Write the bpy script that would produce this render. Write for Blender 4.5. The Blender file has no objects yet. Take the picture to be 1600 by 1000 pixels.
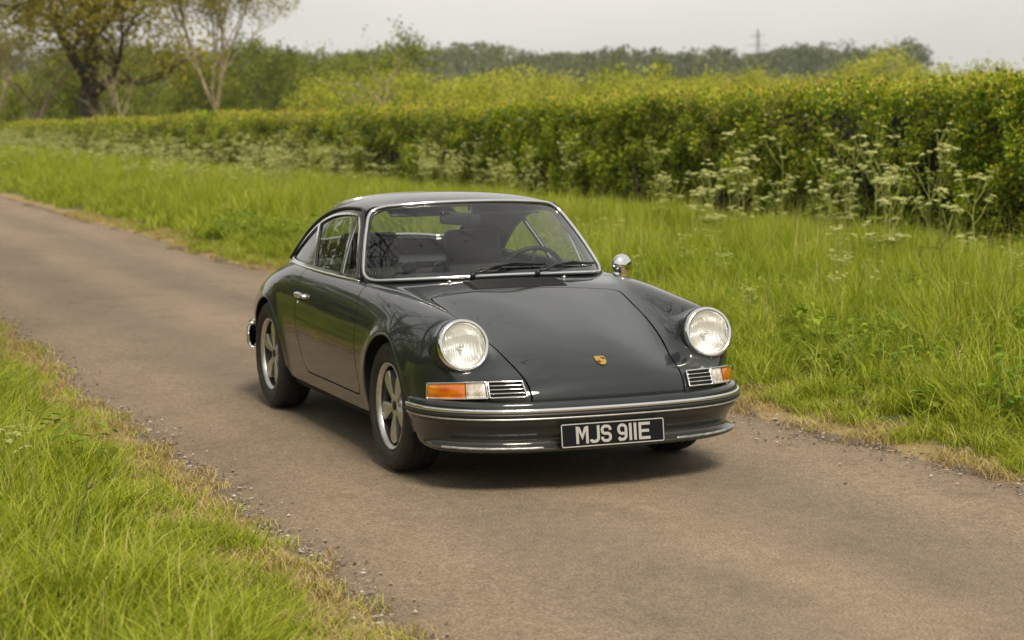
import bpy, bmesh, math, os
import numpy as np
from mathutils import Vector, Matrix, Quaternion
from mathutils.bvhtree import BVHTree
R_ = math.radians
SC = bpy.context.scene
COL = SC.collection
rng = np.random.default_rng(7)

# ------------------------------------------------------------------ camera
cd = bpy.data.cameras.new('camera')
cam = bpy.data.objects.new('camera', cd)
COL.objects.link(cam)
SC.camera = cam
CAM_POS = Vector((8.9343, -3.6138, 1.6995))
yaw, pitch, roll = R_(158.758), R_(-5.994), R_(-0.559)
fw = Vector((math.cos(pitch)*math.cos(yaw), math.cos(pitch)*math.sin(yaw), math.sin(pitch)))
rt = Vector((math.sin(yaw), -math.cos(yaw), 0)); up = rt.cross(fw)
rt2 = rt*math.cos(roll) + up*math.sin(roll); up2 = -rt*math.sin(roll) + up*math.cos(roll)
cam.matrix_world = Matrix(((rt2.x, up2.x, -fw.x, CAM_POS.x), (rt2.y, up2.y, -fw.y, CAM_POS.y),
                           (rt2.z, up2.z, -fw.z, CAM_POS.z), (0, 0, 0, 1)))
cd.sensor_width = 36.0
cd.lens = 3111.0*36.0/1600.0
cd.clip_start = 0.1
cd.clip_end = 6000
cd.dof.use_dof = True
cd.dof.focus_distance = 8.9
cd.dof.aperture_fstop = 3.5
cd.dof.aperture_blades = 9

# ------------------------------------------------------------------ sky and sun
SUN_EL, SUN_AZ = R_(50), R_(-6)        # direction the light comes from: azimuth from +x towards +y
world = bpy.data.worlds.new('World'); SC.world = world; world.use_nodes = True
wn, wl = world.node_tree.nodes, world.node_tree.links
wn.clear()
w_out = wn.new('ShaderNodeOutputWorld'); w_bg = wn.new('ShaderNodeBackground')
w_sky = wn.new('ShaderNodeTexSky'); w_sky.sky_type = 'NISHITA'; w_sky.sun_disc = False
w_sky.sun_elevation = SUN_EL; w_sky.sun_rotation = math.pi/2 - SUN_AZ
w_sky.air_density = 1.0; w_sky.dust_density = 4.0; w_sky.ozone_density = 1.0
w_hs = wn.new('ShaderNodeHueSaturation'); w_hs.inputs['Saturation'].default_value = 0.10
w_tc = wn.new('ShaderNodeTexCoord')
w_map = wn.new('ShaderNodeMapping'); w_map.inputs['Scale'].default_value = (1.0, 1.0, 3.2)
w_noise = wn.new('ShaderNodeTexNoise'); w_noise.inputs['Scale'].default_value = 1.9
w_noise.inputs['Detail'].default_value = 6.0; w_noise.inputs['Roughness'].default_value = 0.52
w_ramp = wn.new('ShaderNodeValToRGB')
w_ramp.color_ramp.elements[0].position = 0.30; w_ramp.color_ramp.elements[0].color = (5.5, 5.38, 5.15, 1)
w_ramp.color_ramp.elements[1].position = 0.72; w_ramp.color_ramp.elements[1].color = (8.9, 8.55, 8.0, 1)
w_mix = wn.new('ShaderNodeMixRGB'); w_mix.inputs[0].default_value = 0.86   # cloud cover over the clear sky
wl.new(w_sky.outputs[0], w_hs.inputs['Color'])
wl.new(w_tc.outputs['Generated'], w_map.inputs['Vector']); wl.new(w_map.outputs[0], w_noise.inputs['Vector'])
wl.new(w_noise.outputs['Fac'], w_ramp.inputs[0])
wl.new(w_hs.outputs[0], w_mix.inputs[1]); wl.new(w_ramp.outputs[0], w_mix.inputs[2])
wl.new(w_mix.outputs[0], w_bg.inputs['Color']); w_bg.inputs['Strength'].default_value = 0.042
wl.new(w_bg.outputs[0], w_out.inputs['Surface'])
sd = bpy.data.lights.new('sun', 'SUN'); sun = bpy.data.objects.new('sun', sd); COL.objects.link(sun)
sd.energy = 1.5; sd.angle = R_(18); sd.color = (1.0, 0.89, 0.71)
sv = Vector((math.cos(SUN_EL)*math.cos(SUN_AZ), math.cos(SUN_EL)*math.sin(SUN_AZ), math.sin(SUN_EL)))
sun.rotation_euler = sv.to_track_quat('Z', 'Y').to_euler()
sun.location = (0, -10, 20)
SC.view_settings.view_transform = 'Standard'
SC.view_settings.look = 'None'
SC.view_settings.exposure = 1.50
SC.view_settings.gamma = 1.0
SC.cycles.use_denoising = True
SC.cycles.max_bounces = 10
SC.cycles.transparent_max_bounces = 24
SC.cycles.caustics_reflective = False
SC.cycles.caustics_refractive = False

# ------------------------------------------------------------------ material helpers
def mat(name, base=(.5, .5, .5), rough=.5, metal=0.0, **kw):
    m = bpy.data.materials.new(name); m.use_nodes = True
    b = m.node_tree.nodes['Principled BSDF']
    b.inputs['Base Color'].default_value = (*base, 1)
    b.inputs['Roughness'].default_value = rough
    b.inputs['Metallic'].default_value = metal
    for k, v in kw.items():
        b.inputs[k].default_value = v
    return m
def nodes(m):
    return m.node_tree.nodes, m.node_tree.links, m.node_tree.nodes['Principled BSDF']
def add_noise_color(m, c1, c2, scale, lo=.35, hi=.65, detail=5, coord='Object', bump=0.0, bscale=None, vscale=None):
    n, l, b = nodes(m)
    tc = n.new('ShaderNodeTexCoord'); no = n.new('ShaderNodeTexNoise'); ra = n.new('ShaderNodeValToRGB')
    no.inputs['Scale'].default_value = scale; no.inputs['Detail'].default_value = detail
    src = tc.outputs[coord]
    if vscale:
        mp = n.new('ShaderNodeMapping'); mp.inputs['Scale'].default_value = vscale
        l.new(src, mp.inputs['Vector']); src = mp.outputs[0]
    l.new(src, no.inputs['Vector']); l.new(no.outputs['Fac'], ra.inputs[0])
    ra.color_ramp.elements[0].position = lo; ra.color_ramp.elements[0].color = (*c1, 1)
    ra.color_ramp.elements[1].position = hi; ra.color_ramp.elements[1].color = (*c2, 1)
    l.new(ra.outputs[0], b.inputs['Base Color'])
    if bump:
        n2 = n.new('ShaderNodeTexNoise'); n2.inputs['Scale'].default_value = bscale or scale*3
        n2.inputs['Detail'].default_value = 4
        l.new(src, n2.inputs['Vector'])
        bp = n.new('ShaderNodeBump'); bp.inputs['Strength'].default_value = bump; bp.inputs['Distance'].default_value = .01
        l.new(n2.outputs['Fac'], bp.inputs['Height']); l.new(bp.outputs[0], b.inputs['Normal'])
    return ra

def mesh_from(name, V, F, m=None, smooth=True, normals=None):
    me = bpy.data.meshes.new(name)
    me.from_pydata([tuple(map(float, v)) for v in V], [], [tuple(f) for f in F])
    if m is not None:
        me.materials.append(m)
    if smooth:
        me.polygons.foreach_set('use_smooth', [True]*len(me.polygons))
    me.update()
    if normals is not None and len(normals) == len(me.vertices):
        me.normals_split_custom_set_from_vertices([tuple(map(float, q)) for q in normals])
    return me
def obj(name, me, parent=None, loc=None, rot=None):
    o = bpy.data.objects.new(name, me); COL.objects.link(o)
    if parent is not None: o.parent = parent
    if loc is not None: o.location = loc
    if rot is not None: o.rotation_euler = rot
    return o
def tag(o, label=None, cat=None, group=None, kind=None):
    for k, v in (('label', label), ('category', cat), ('group', group), ('kind', kind)):
        if v: o[k] = v
    return o
def empty(name, loc=(0, 0, 0), rz=0.0):
    o = bpy.data.objects.new(name, None); COL.objects.link(o); o.location = loc; o.rotation_euler = (0, 0, rz)
    o.empty_display_size = .1
    return o

# ------------------------------------------------------------------ geometry helpers
def bs_basis(t):
    return ((1-t)**3/6, (3*t**3-6*t**2+4)/6, (-3*t**3+3*t**2+3*t+1)/6, t**3/6)
def bs_eval(P, n, mirror0=False):
    """uniform cubic b-spline along axis 0 of P (k,...,3); n samples per span"""
    P = np.asarray(P, float)
    a = 2*P[0]-P[1]
    if mirror0:
        a = P[1]*np.array([1, -1, 1.])
    Q = np.concatenate([[a], P, [2*P[-1]-P[-2]]])
    out = []
    for i in range(len(P)-1):
        for j in range(n):
            b = bs_basis(j/n)
            out.append(b[0]*Q[i]+b[1]*Q[i+1]+b[2]*Q[i+2]+b[3]*Q[i+3])
    b = bs_basis(1.0); i = len(P)-2
    out.append(b[0]*Q[i]+b[1]*Q[i+1]+b[2]*Q[i+2]+b[3]*Q[i+3])
    return np.array(out)
def bs_fit(P, it=2, w=.8, mirror0=False):
    T = np.asarray(P, float); C = T.copy()
    for _ in range(it):
        C = C + w*(T-bs_eval(C, 1, mirror0))
    return C
def curve(P, n=8, it=3, mirror0=False):
    return bs_eval(bs_fit(P, it, .9, mirror0), n, mirror0)
def resample(P, n):
    P = np.asarray(P, float); d = np.r_[0, np.cumsum(np.linalg.norm(np.diff(P, axis=0), axis=1))]
    t = np.linspace(0, d[-1], n)
    return np.stack([np.interp(t, d, P[:, k]) for k in range(P.shape[1])], 1)
def net_surface(net, nr, nc, it=2):
    """net[row][col][3]; row 0 is the centreline (mirrored)"""
    N = np.asarray(net, float)
    T = N.copy(); C = N.copy()
    def ev(C, a, b):
        A = bs_eval(C, a, True)                      # along rows
        B = bs_eval(np.swapaxes(A, 0, 1), b)         # along columns
        return np.swapaxes(B, 0, 1)
    for _ in range(it):
        C = C + .8*(T-ev(C, 1, 1))
        C[0, :, 1] = 0
    S = ev(C, nr, nc)
    full = np.concatenate([S[:0:-1]*np.array([1, -1, 1.]), S])
    return full

class Patch:
    """polygon soup with normals that can be cut by scalar fields"""
    def __init__(s, V, N, F, cut=None):
        s.V, s.N, s.F = np.asarray(V, float), np.asarray(N, float), F
        s.cut = cut or []
    @staticmethod
    def grid(G, flip=False):
        a, b = G.shape[:2]
        du = np.gradient(G, axis=0); dv = np.gradient(G, axis=1)
        n = np.cross(du, dv); n /= np.linalg.norm(n, axis=2, keepdims=True)+1e-12
        if flip: n = -n
        idx = np.arange(a*b).reshape(a, b)
        q = np.stack([idx[:-1, :-1], idx[1:, :-1], idx[1:, 1:], idx[:-1, 1:]], -1).reshape(-1, 4)
        if flip: q = q[:, ::-1]
        return Patch(G.reshape(-1, 3), n.reshape(-1, 3), [tuple(r) for r in q.tolist()])
    def keep(s, f):
        """part where f(V)>=0"""
        f = np.asarray(f, float).copy()
        f[np.abs(f) < 1e-7] = 1e-7
        V, N = list(s.V), list(s.N); new = {}
        F = []; cut = []
        fl = f.tolist()
        def cv(a, b):
            k = (a, b) if a < b else (b, a)
            if k not in new:
                t = fl[k[0]]/(fl[k[0]]-fl[k[1]])
                p = s.V[k[0]]*(1-t)+s.V[k[1]]*t
                q = s.N[k[0]]*(1-t)+s.N[k[1]]*t
                new[k] = len(V); V.append(p); N.append(q/(np.linalg.norm(q)+1e-12))
            return new[k]
        for face in s.F:
            sg = [fl[i] > 0 for i in face]
            if all(sg): F.append(face); continue
            if not any(sg): continue
            out = []; ce = []
            n = len(face)
            for i in range(n):
                a, b = face[i], face[(i+1) % n]
                if fl[a] > 0: out.append(a)
                if (fl[a] > 0) != (fl[b] > 0):
                    c = cv(a, b); out.append(c); ce.append(c)
            if len(out) >= 3: F.append(tuple(out))
            if len(ce) == 2: cut.append((ce[0], ce[1]))
        used = np.zeros(len(V), bool)
        for face in F:
            for i in face: used[i] = True
        oldcut = [e for e in s.cut if used[e[0]] and used[e[1]]]
        mp = np.cumsum(used)-1
        V = np.array(V)[used] if len(V) else np.zeros((0, 3)); N = np.array(N)[used]
        F = [tuple(int(mp[i]) for i in face) for face in F]
        cut = [(int(mp[a]), int(mp[b])) for a, b in cut+oldcut if used[a] and used[b]]
        return Patch(V, N, F, cut)
    def split(s, fn, gap=.002):
        f = fn(s.V)
        return s.keep(-f-gap), s.keep(f-gap)      # inside, outside
    def lipped(s, depth=.012, extra=None):
        """close the cut edges with an inward lip"""
        V = list(s.V); N = list(s.N); F = list(s.F); m = {}
        def dn(i):
            if i not in m:
                m[i] = len(V); d = -s.N[i]*depth if extra is None else extra(s.V[i], s.N[i])
                V.append(s.V[i]+d); N.append(s.N[i])
            return m[i]
        top = {}
        def tp(i):
            if i not in top:
                top[i] = len(V); V.append(s.V[i]); N.append(s.N[i])
            return top[i]
        for a, b in s.cut:
            F.append((tp(a), tp(b), dn(b), dn(a)))
        return Patch(np.array(V), np.array(N), F)
    def mesh(s, name, m, custom=True):
        return mesh_from(name, s.V, s.F, m, True, s.N if custom else None)
    def bvh(s):
        return BVHTree.FromPolygons([Vector(v) for v in s.V], s.F)
    def solid(s, t):
        """give thickness t inwards (for loose panels, glass)"""
        n = len(s.V); V = np.concatenate([s.V, s.V-s.N*t]); F = list(s.F)+[tuple(i+n for i in f[::-1]) for f in s.F]
        cnt = {}
        for f in s.F:
            for i in range(len(f)):
                a, b = f[i], f[(i+1) % len(f)]
                cnt[(a, b)] = 1
        for (a, b) in list(cnt):
            if (b, a) not in cnt: F.append((b, a, a+n, b+n))
        return Patch(V, np.concatenate([s.N, -s.N]), F)
def sd_poly(P, poly):
    """signed distance of 2d points to a polygon, negative inside"""
    P = np.asarray(P, float); poly = np.asarray(poly, float)
    d = np.full(len(P), 1e9); inside = np.zeros(len(P), bool)
    n = len(poly)
    for i in range(n):
        a, b = poly[i], poly[(i+1) % n]
        e = b-a; w = P-a
        t = np.clip((w@e)/(e@e+1e-12), 0, 1)
        q = w-t[:, None]*e
        d = np.minimum(d, np.einsum('ij,ij->i', q, q))
        c1 = (a[1] <= P[:, 1]) != (b[1] <= P[:, 1])
        den = np.where(abs(b[1]-a[1]) < 1e-12, 1e-12, b[1]-a[1])
        xi = a[0]+(P[:, 1]-a[1])*(b[0]-a[0])/den
        inside ^= c1 & (P[:, 0] < xi)
    d = np.sqrt(d)
    return np.where(inside, -d, d)
def round_poly(poly, r=.03, n=5):
    """round the corners of a polygon"""
    poly = np.asarray(poly, float); out = []
    k = len(poly)
    for i in range(k):
        p, a, b = poly[i], poly[i-1], poly[(i+1) % k]
        ra = min(r, .45*np.linalg.norm(a-p)); rb = min(r, .45*np.linalg.norm(b-p))
        s = p+(a-p)/np.linalg.norm(a-p)*ra; e = p+(b-p)/np.linalg.norm(b-p)*rb
        for j in range(n+1):
            t = j/n
            out.append((1-t)**2*s+2*t*(1-t)*p+t*t*e)
    return np.array(out)
def frames(P, closed=False):
    P = np.asarray(P, float); n = len(P)
    if closed: T = np.roll(P, -1, 0)-np.roll(P, 1, 0)
    else: T = np.gradient(P, axis=0)
    T /= np.linalg.norm(T, axis=1, keepdims=True)+1e-12
    return T
def tube(P, r, seg=8, closed=False, cap=True, flat=1.0, upv=None):
    """sweep a round (or flattened) section along P; r scalar or per point"""
    P = np.asarray(P, float); n = len(P); T = frames(P, closed)
    r = np.full(n, r) if np.isscalar(r) else np.asarray(r, float)
    V = []; F = []
    ref = np.array(upv if upv is not None else (0.13, .22, .97))
    u = None
    for i in range(n):
        if u is None or upv is not None:
            u = ref-T[i]*(ref@T[i])
            if np.linalg.norm(u) < 1e-3: u = np.array([1., 0, 0])-T[i]*T[i][0]
        else:
            u = u-T[i]*(u@T[i])
        u /= np.linalg.norm(u); w = np.cross(T[i], u)
        for k in range(seg):
            a = 2*math.pi*k/seg
            V.append(P[i]+r[i]*(math.cos(a)*u*flat+math.sin(a)*w))
    m = n if closed else n-1
    for i in range(m):
        j = (i+1) % n
        for k in range(seg):
            k2 = (k+1) % seg
            F.append((i*seg+k, i*seg+k2, j*seg+k2, j*seg+k))
    if cap and not closed:
        F.append(tuple(range(seg))[::-1]); F.append(tuple((n-1)*seg+k for k in range(seg)))
    return V, F
class MB:
    """collects shapes for one mesh object"""
    def __init__(s): s.V = []; s.F = []
    def add(s, VF, M=None):
        V, F = VF; n = len(s.V)
        if M is not None: V = [tuple(M @ Vector(v)) for v in V]
        s.V += [tuple(map(float, v)) for v in V]; s.F += [tuple(i+n for i in f) for f in F]
        return s
    def build(s, name, m, parent=None, smooth=True, auto=None):
        me = mesh_from(name, s.V, s.F, m, smooth)
        if auto is not None: me.set_sharp_from_angle(angle=R_(auto))
        return obj(name, me, parent)
def box(c, d, bevel=0.0):
    c = np.array(c, float); h = np.array(d, float)/2
    if bevel <= 0:
        V = [c+h*np.array(s) for s in ((-1,-1,-1),(1,-1,-1),(1,1,-1),(-1,1,-1),(-1,-1,1),(1,-1,1),(1,1,1),(-1,1,1))]
        return V, [(3,2,1,0),(4,5,6,7),(0,1,5,4),(1,2,6,5),(2,3,7,6),(3,0,4,7)]
    bm = bmesh.new(); bmesh.ops.create_cube(bm, size=1.0)
    for v in bm.verts: v.co = Vector((v.co.x*h[0]*2, v.co.y*h[1]*2, v.co.z*h[2]*2))
    bmesh.ops.bevel(bm, geom=bm.edges[:], offset=bevel, segments=3, profile=.5, affect='EDGES')
    V = [np.array(v.co)+c for v in bm.verts]; F = [tuple(v.index for v in f.verts) for f in bm.faces]
    bm.free()
    return V, F
def lathe(prof, seg=64, axis='y', closed=False):
    """prof: list of (radius, offset along axis)"""
    V = []; F = []; k = len(prof)
    for i in range(seg):
        a = 2*math.pi*i/seg; c, s = math.cos(a), math.sin(a)
        for r, h in prof:
            V.append((r*c, h, r*s) if axis == 'y' else ((r*c, r*s, h) if axis == 'z' else (h, r*c, r*s)))
    m = k if closed else k-1
    for i in range(seg):
        j = (i+1) % seg
        for q in range(m):
            q2 = (q+1) % k
            F.append((i*k+q, j*k+q, j*k+q2, i*k+q2))
    return V, F
def prism(poly, t, M=None):
    """flat polygon (x,y) extruded t along z"""
    n = len(poly)
    V = [(p[0], p[1], 0) for p in poly]+[(p[0], p[1], t) for p in poly]
    F = [tuple(range(n))[::-1], tuple(range(n, 2*n))]+[(i, (i+1) % n, n+(i+1) % n, n+i) for i in range(n)]
    if M is not None: V = [tuple(M @ Vector(v)) for v in V]
    return V, F
# ================================================================== CAR
paint = mat('slate_paint', (.024, .031, .032), .45, 0.0, **{'Coat Weight': 1.0, 'Coat Roughness': .015, 'Coat IOR': 1.52, 'Specular IOR Level': .08})
_n, _l, _b = nodes(paint)
_tc = _n.new('ShaderNodeTexCoord'); _no = _n.new('ShaderNodeTexNoise'); _no.inputs['Scale'].default_value = 7
_no.inputs['Detail'].default_value = 8; _no.inputs['Roughness'].default_value = .7
_mr = _n.new('ShaderNodeMapRange'); _mr.inputs[1].default_value = .35; _mr.inputs[2].default_value = .75
_mr.inputs[3].default_value = .012; _mr.inputs[4].default_value = .06
_l.new(_tc.outputs['Object'], _no.inputs['Vector']); _l.new(_no.outputs['Fac'], _mr.inputs[0])
# thin film of road dust low on the sills and valance
_sx = _n.new('ShaderNodeSeparateXYZ'); _l.new(_tc.outputs['Object'], _sx.inputs[0])
_dz = _n.new('ShaderNodeMapRange'); _dz.inputs[1].default_value = .46; _dz.inputs[2].default_value = .20; _dz.inputs[3].default_value = 0; _dz.inputs[4].default_value = .18
_l.new(_sx.outputs['Z'], _dz.inputs[0]); _dn = _n.new('ShaderNodeMath'); _dn.operation = 'MULTIPLY'; _l.new(_dz.outputs[0], _dn.inputs[0]); _l.new(_no.outputs['Fac'], _dn.inputs[1])
_mc = _n.new('ShaderNodeMixRGB'); _mc.inputs[1].default_value = (.0145, .0182, .0196, 1); _mc.inputs[2].default_value = (.17, .14, .105, 1)
_l.new(_dn.outputs[0], _mc.inputs[0]); _l.new(_mc.outputs[0], _b.inputs['Base Color'])
_ra = _n.new('ShaderNodeMath'); _ra.operation = 'MULTIPLY_ADD'; _ra.inputs[1].default_value = .5; _l.new(_dn.outputs[0], _ra.inputs[0]); _l.new(_mr.outputs[0], _ra.inputs[2])
_l.new(_ra.outputs[0], _b.inputs['Coat Roughness'])
chrome = mat('polished_chrome', (.78, .78, .77), .07, 1.0)
satin = mat('satin_aluminium', (.64, .64, .63), .36, .9)
add_noise_color(satin, (.56, .56, .555), (.70, .70, .69), 40)
rubber = mat('black_rubber', (.012, .013, .014), .42)
trim_black = mat('black_trim', (.016, .017, .019), .35)
dark = mat('underbody_black', (.008, .008, .008), .9)
tyre_m = mat('tyre_rubber', (.018, .0185, .019), .62)
add_noise_color(tyre_m, (.014, .0145, .015), (.030, .029, .027), 14, .35, .75, bump=.15, bscale=220)
barrel_m = mat('anodised_black', (.014, .015, .017), .32, .2)
leather = mat('black_vinyl', (.017, .020, .023), .45)
leather.node_tree.nodes['Principled BSDF'].inputs['Specular IOR Level'].default_value = .25
add_noise_color(leather, (.006, .008, .010), (.012, .014, .016), 60, bump=.25, bscale=300)
headliner = mat('headliner_vinyl', (.05, .052, .053), .7)
orange_m = mat('amber_lens', (.72, .16, .008), .12, 0.0, **{'Coat Weight': 1.0, 'Coat Roughness': .03, 'Transmission Weight': .35})
add_noise_color(orange_m, (.50, .085, .004), (.95, .30, .015), 9, .3, .7, 2, vscale=(1, 1, 2.2))
clear_m = mat('clear_lens', (.74, .70, .64), .14, 0.0, **{'Coat Weight': 1.0, 'Coat Roughness': .03, 'Transmission Weight': .3})
add_noise_color(clear_m, (.42, .35, .26), (.86, .82, .76), 30, .3, .7, 2)
gold_m = mat('badge_gold', (.83, .52, .14), .25, 1.0)
badge_dark = mat('badge_enamel', (.10, .025, .012), .3)
plate_black = mat('plate_black', (.005, .005, .006), .3, **{'Specular IOR Level': .2})
plate_silver = mat('plate_silver', (.42, .41, .39), .45, .35)
mirror_m = mat('mirror_glass', (.85, .86, .87), .02, 1.0)
# pepita cloth: small light/dark checks
cloth = mat('check_cloth', (.3, .29, .26), .9)
_n, _l, _b = nodes(cloth)
_tc = _n.new('ShaderNodeTexCoord'); _ck = _n.new('ShaderNodeTexChecker'); _ck.inputs['Scale'].default_value = 120
_ck.inputs['Color1'].default_value = (.46, .43, .36, 1); _ck.inputs['Color2'].default_value = (.05, .05, .048, 1)
_l.new(_tc.outputs['Object'], _ck.inputs['Vector']); _l.new(_ck.outputs[0], _b.inputs['Base Color'])
def thin_glass(name, tint=(.86, .90, .88), ior=1.5, rough=0.0):
    m = bpy.data.materials.new(name); m.use_nodes = True
    n, l = m.node_tree.nodes, m.node_tree.links; n.clear()
    o = n.new('ShaderNodeOutputMaterial'); mx = n.new('ShaderNodeMixShader'); fr = n.new('ShaderNodeFresnel')
    tr = n.new('ShaderNodeBsdfTransparent'); gl = n.new('ShaderNodeBsdfGlossy')
    tr.inputs['Color'].default_value = (*tint, 1); gl.inputs['Roughness'].default_value = rough
    ge = n.new('ShaderNodeNewGeometry'); mr = n.new('ShaderNodeMapRange')      # same index from both sides of the pane
    mr.inputs[3].default_value = ior; mr.inputs[4].default_value = 1/ior
    l.new(ge.outputs['Backfacing'], mr.inputs[0]); l.new(mr.outputs[0], fr.inputs['IOR'])
    ml = n.new('ShaderNodeMath'); ml.operation = 'MULTIPLY'; ml.inputs[1].default_value = 1.6; ml.use_clamp = True   # both faces of the pane
    l.new(fr.outputs[0], ml.inputs[0]); l.new(ml.outputs[0], mx.inputs[0])
    l.new(tr.outputs[0], mx.inputs[1]); l.new(gl.outputs[0], mx.inputs[2]); l.new(mx.outputs[0], o.inputs['Surface'])
    return m, gl, fr
glass, _, _ = thin_glass('window_glass')
lens_glass, _gl, _fr = thin_glass('headlamp_glass', (.95, .96, .95), 1.5, .02)
_n, _l = lens_glass.node_tree.nodes, lens_glass.node_tree.links
_tc = _n.new('ShaderNodeTexCoord'); _wv = _n.new('ShaderNodeTexWave'); _wv.inputs['Scale'].default_value = 28
_wv.bands_direction = 'Y'; _bp = _n.new('ShaderNodeBump'); _bp.inputs['Strength'].default_value = .5; _bp.inputs['Distance'].default_value = .004
_l.new(_tc.outputs['Object'], _wv.inputs['Vector']); _l.new(_wv.outputs['Fac'], _bp.inputs['Height'])
_l.new(_bp.outputs[0], _gl.inputs['Normal']); _l.new(_bp.outputs[0], _fr.inputs['Normal'])
_o = next(q for q in _n if q.type == 'OUTPUT_MATERIAL'); _ms = next(q for q in _n if q.type == 'MIX_SHADER')
_df = _n.new('ShaderNodeBsdfTranslucent'); _df.inputs['Color'].default_value = (.95, .95, .93, 1); _dd = _n.new('ShaderNodeBsdfDiffuse'); _dd.inputs['Color'].default_value = (.95, .95, .93, 1)
_ad = _n.new('ShaderNodeMixShader'); _m2 = _n.new('ShaderNodeMixShader'); _m2.inputs[0].default_value = .11
_l.new(_df.outputs[0], _ad.inputs[1]); _l.new(_dd.outputs[0], _ad.inputs[2]); _l.new(_bp.outputs[0], _dd.inputs['Normal'])
_l.new(_ms.outputs[0], _m2.inputs[1]); _l.new(_ad.outputs[0], _m2.inputs[2]); _l.new(_m2.outputs[0], _o.inputs['Surface'])
reflector = mat('lamp_reflector', (.95, .94, .91), .22, .72)
_n, _l, _b = nodes(reflector)
_tc = _n.new('ShaderNodeTexCoord'); _wv = _n.new('ShaderNodeTexWave'); _wv.inputs['Scale'].default_value = 26; _wv.bands_direction = 'Y'
_bp = _n.new('ShaderNodeBump'); _bp.inputs['Strength'].default_value = .35; _bp.inputs['Distance'].default_value = .004
_l.new(_tc.outputs['Object'], _wv.inputs['Vector']); _l.new(_wv.outputs['Fac'], _bp.inputs['Height']); _l.new(_bp.outputs[0], _b.inputs['Normal'])

car = tag(empty('sports_car'), 'dark slate grey classic two-door coupe with round headlights driving along the lane', 'car')

# ---- lower body control net: rows = centreline .. sill, columns = nose .. tail
def rows(*r): return r
COLS = [
 [(.845,0,.395),(.840,.20,.397),(.825,.38,.400),(.790,.49,.400),(.722,.590,.398),(.622,.685,.395),(.522,.750,.388),(.455,.772,.33),(.415,.750,.24)],
 [(.866,0,.428),(.858,.20,.430),(.834,.385,.436),(.790,.49,.435),(.728,.585,.431),(.633,.682,.425),(.524,.752,.418),(.44,.778,.36),(.40,.754,.24)],
 [(.832,0,.500),(.822,.20,.503),(.778,.39,.505),(.745,.49,.505),(.694,.585,.503),(.618,.678,.498),(.524,.752,.490),(.42,.783,.41),(.38,.757,.24)],
 [(.752,0,.562),(.740,.20,.563),(.655,.398,.553),(.640,.505,.555),(.632,.610,.545),(.597,.695,.555),(.50,.768,.550),(.40,.788,.44),(.36,.758,.24)],
 [(.625,0,.622),(.613,.20,.622),(.553,.418,.594),(.571,.510,.650),(.583,.611,.660),(.565,.705,.648),(.455,.778,.590),(.37,.79,.45),(.34,.758,.24)],
 [(.450,0,.679),(.440,.21,.678),(.423,.440,.641),(.475,.535,.725),(.522,.611,.756),(.475,.700,.722),(.37,.785,.610),(.32,.792,.45),(.30,.758,.24)],
 [(.235,0,.735),(.230,.22,.733),(.240,.466,.694),(.260,.555,.770),(.270,.622,.792),(.260,.728,.742),(.22,.790,.62),(.21,.792,.45),(.2,.757,.24)],
 [(0,0,.787),(0,.23,.785),(0,.492,.755),(0,.572,.802),(0,.638,.815),(0,.742,.763),(0,.790,.62),(0,.790,.45),(0,.755,.235)],
 [(-.245,0,.832),(-.250,.24,.829),(-.250,.522,.810),(-.250,.592,.827),(-.250,.655,.831),(-.250,.742,.783),(-.25,.788,.62),(-.25,.786,.45),(-.25,.750,.232)],
 [(-.47,0,.864),(-.49,.25,.860),(-.52,.552,.834),(-.52,.620,.838),(-.52,.678,.837),(-.52,.743,.790),(-.52,.786,.62),(-.52,.783,.45),(-.52,.748,.23)],
 [(-.85,0,.855),(-.85,.25,.853),(-.85,.58,.846),(-.85,.64,.845),(-.85,.695,.840),(-.85,.746,.790),(-.85,.786,.62),(-.85,.782,.45),(-.85,.746,.228)],
 [(-1.40,0,.86),(-1.40,.25,.858),(-1.40,.58,.853),(-1.40,.645,.852),(-1.40,.703,.847),(-1.40,.751,.797),(-1.40,.787,.63),(-1.40,.780,.45),(-1.40,.744,.228)],
 [(-1.80,0,.86),(-1.80,.25,.858),(-1.80,.57,.858),(-1.80,.64,.857),(-1.80,.700,.850),(-1.80,.755,.797),(-1.80,.786,.64),(-1.80,.780,.45),(-1.80,.744,.23)],
 [(-2.10,0,.86),(-2.10,.25,.86),(-2.10,.55,.858),(-2.10,.625,.853),(-2.10,.690,.838),(-2.10,.753,.778),(-2.10,.785,.64),(-2.10,.782,.45),(-2.10,.745,.235)],
 [(-2.45,0,.83),(-2.45,.25,.83),(-2.45,.51,.825),(-2.45,.585,.825),(-2.45,.655,.793),(-2.45,.732,.727),(-2.45,.774,.61),(-2.45,.770,.45),(-2.45,.735,.245)],
 [(-2.80,0,.805),(-2.80,.24,.80),(-2.80,.455,.775),(-2.80,.53,.757),(-2.80,.598,.718),(-2.80,.675,.655),(-2.80,.725,.565),(-2.80,.725,.44),(-2.80,.690,.27)],
 [(-3.06,0,.690),(-3.06,.22,.682),(-3.05,.41,.65),(-3.04,.48,.625),(-3.02,.545,.595),(-3.00,.61,.555),(-2.98,.655,.50),(-2.97,.655,.41),(-2.96,.63,.29)],
 [(-3.16,0,.545),(-3.155,.2,.54),(-3.14,.38,.53),(-3.12,.45,.52),(-3.10,.51,.505),(-3.07,.575,.485),(-3.04,.62,.455),(-3.03,.625,.39),(-3.02,.60,.30)],
 [(-3.16,0,.44),(-3.155,.2,.44),(-3.14,.38,.435),(-3.12,.45,.43),(-3.10,.51,.42),(-3.07,.575,.41),(-3.04,.62,.40),(-3.03,.625,.36),(-3.02,.60,.30)],
]
NET = np.array([[c[r] for c in COLS] for r in range(9)], float)
SURF = net_surface(NET, 10, 12, it=2)
WHEELS = (0.0, -2.268); WZ = .312; ARCH_R = (.346, .338)
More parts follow.
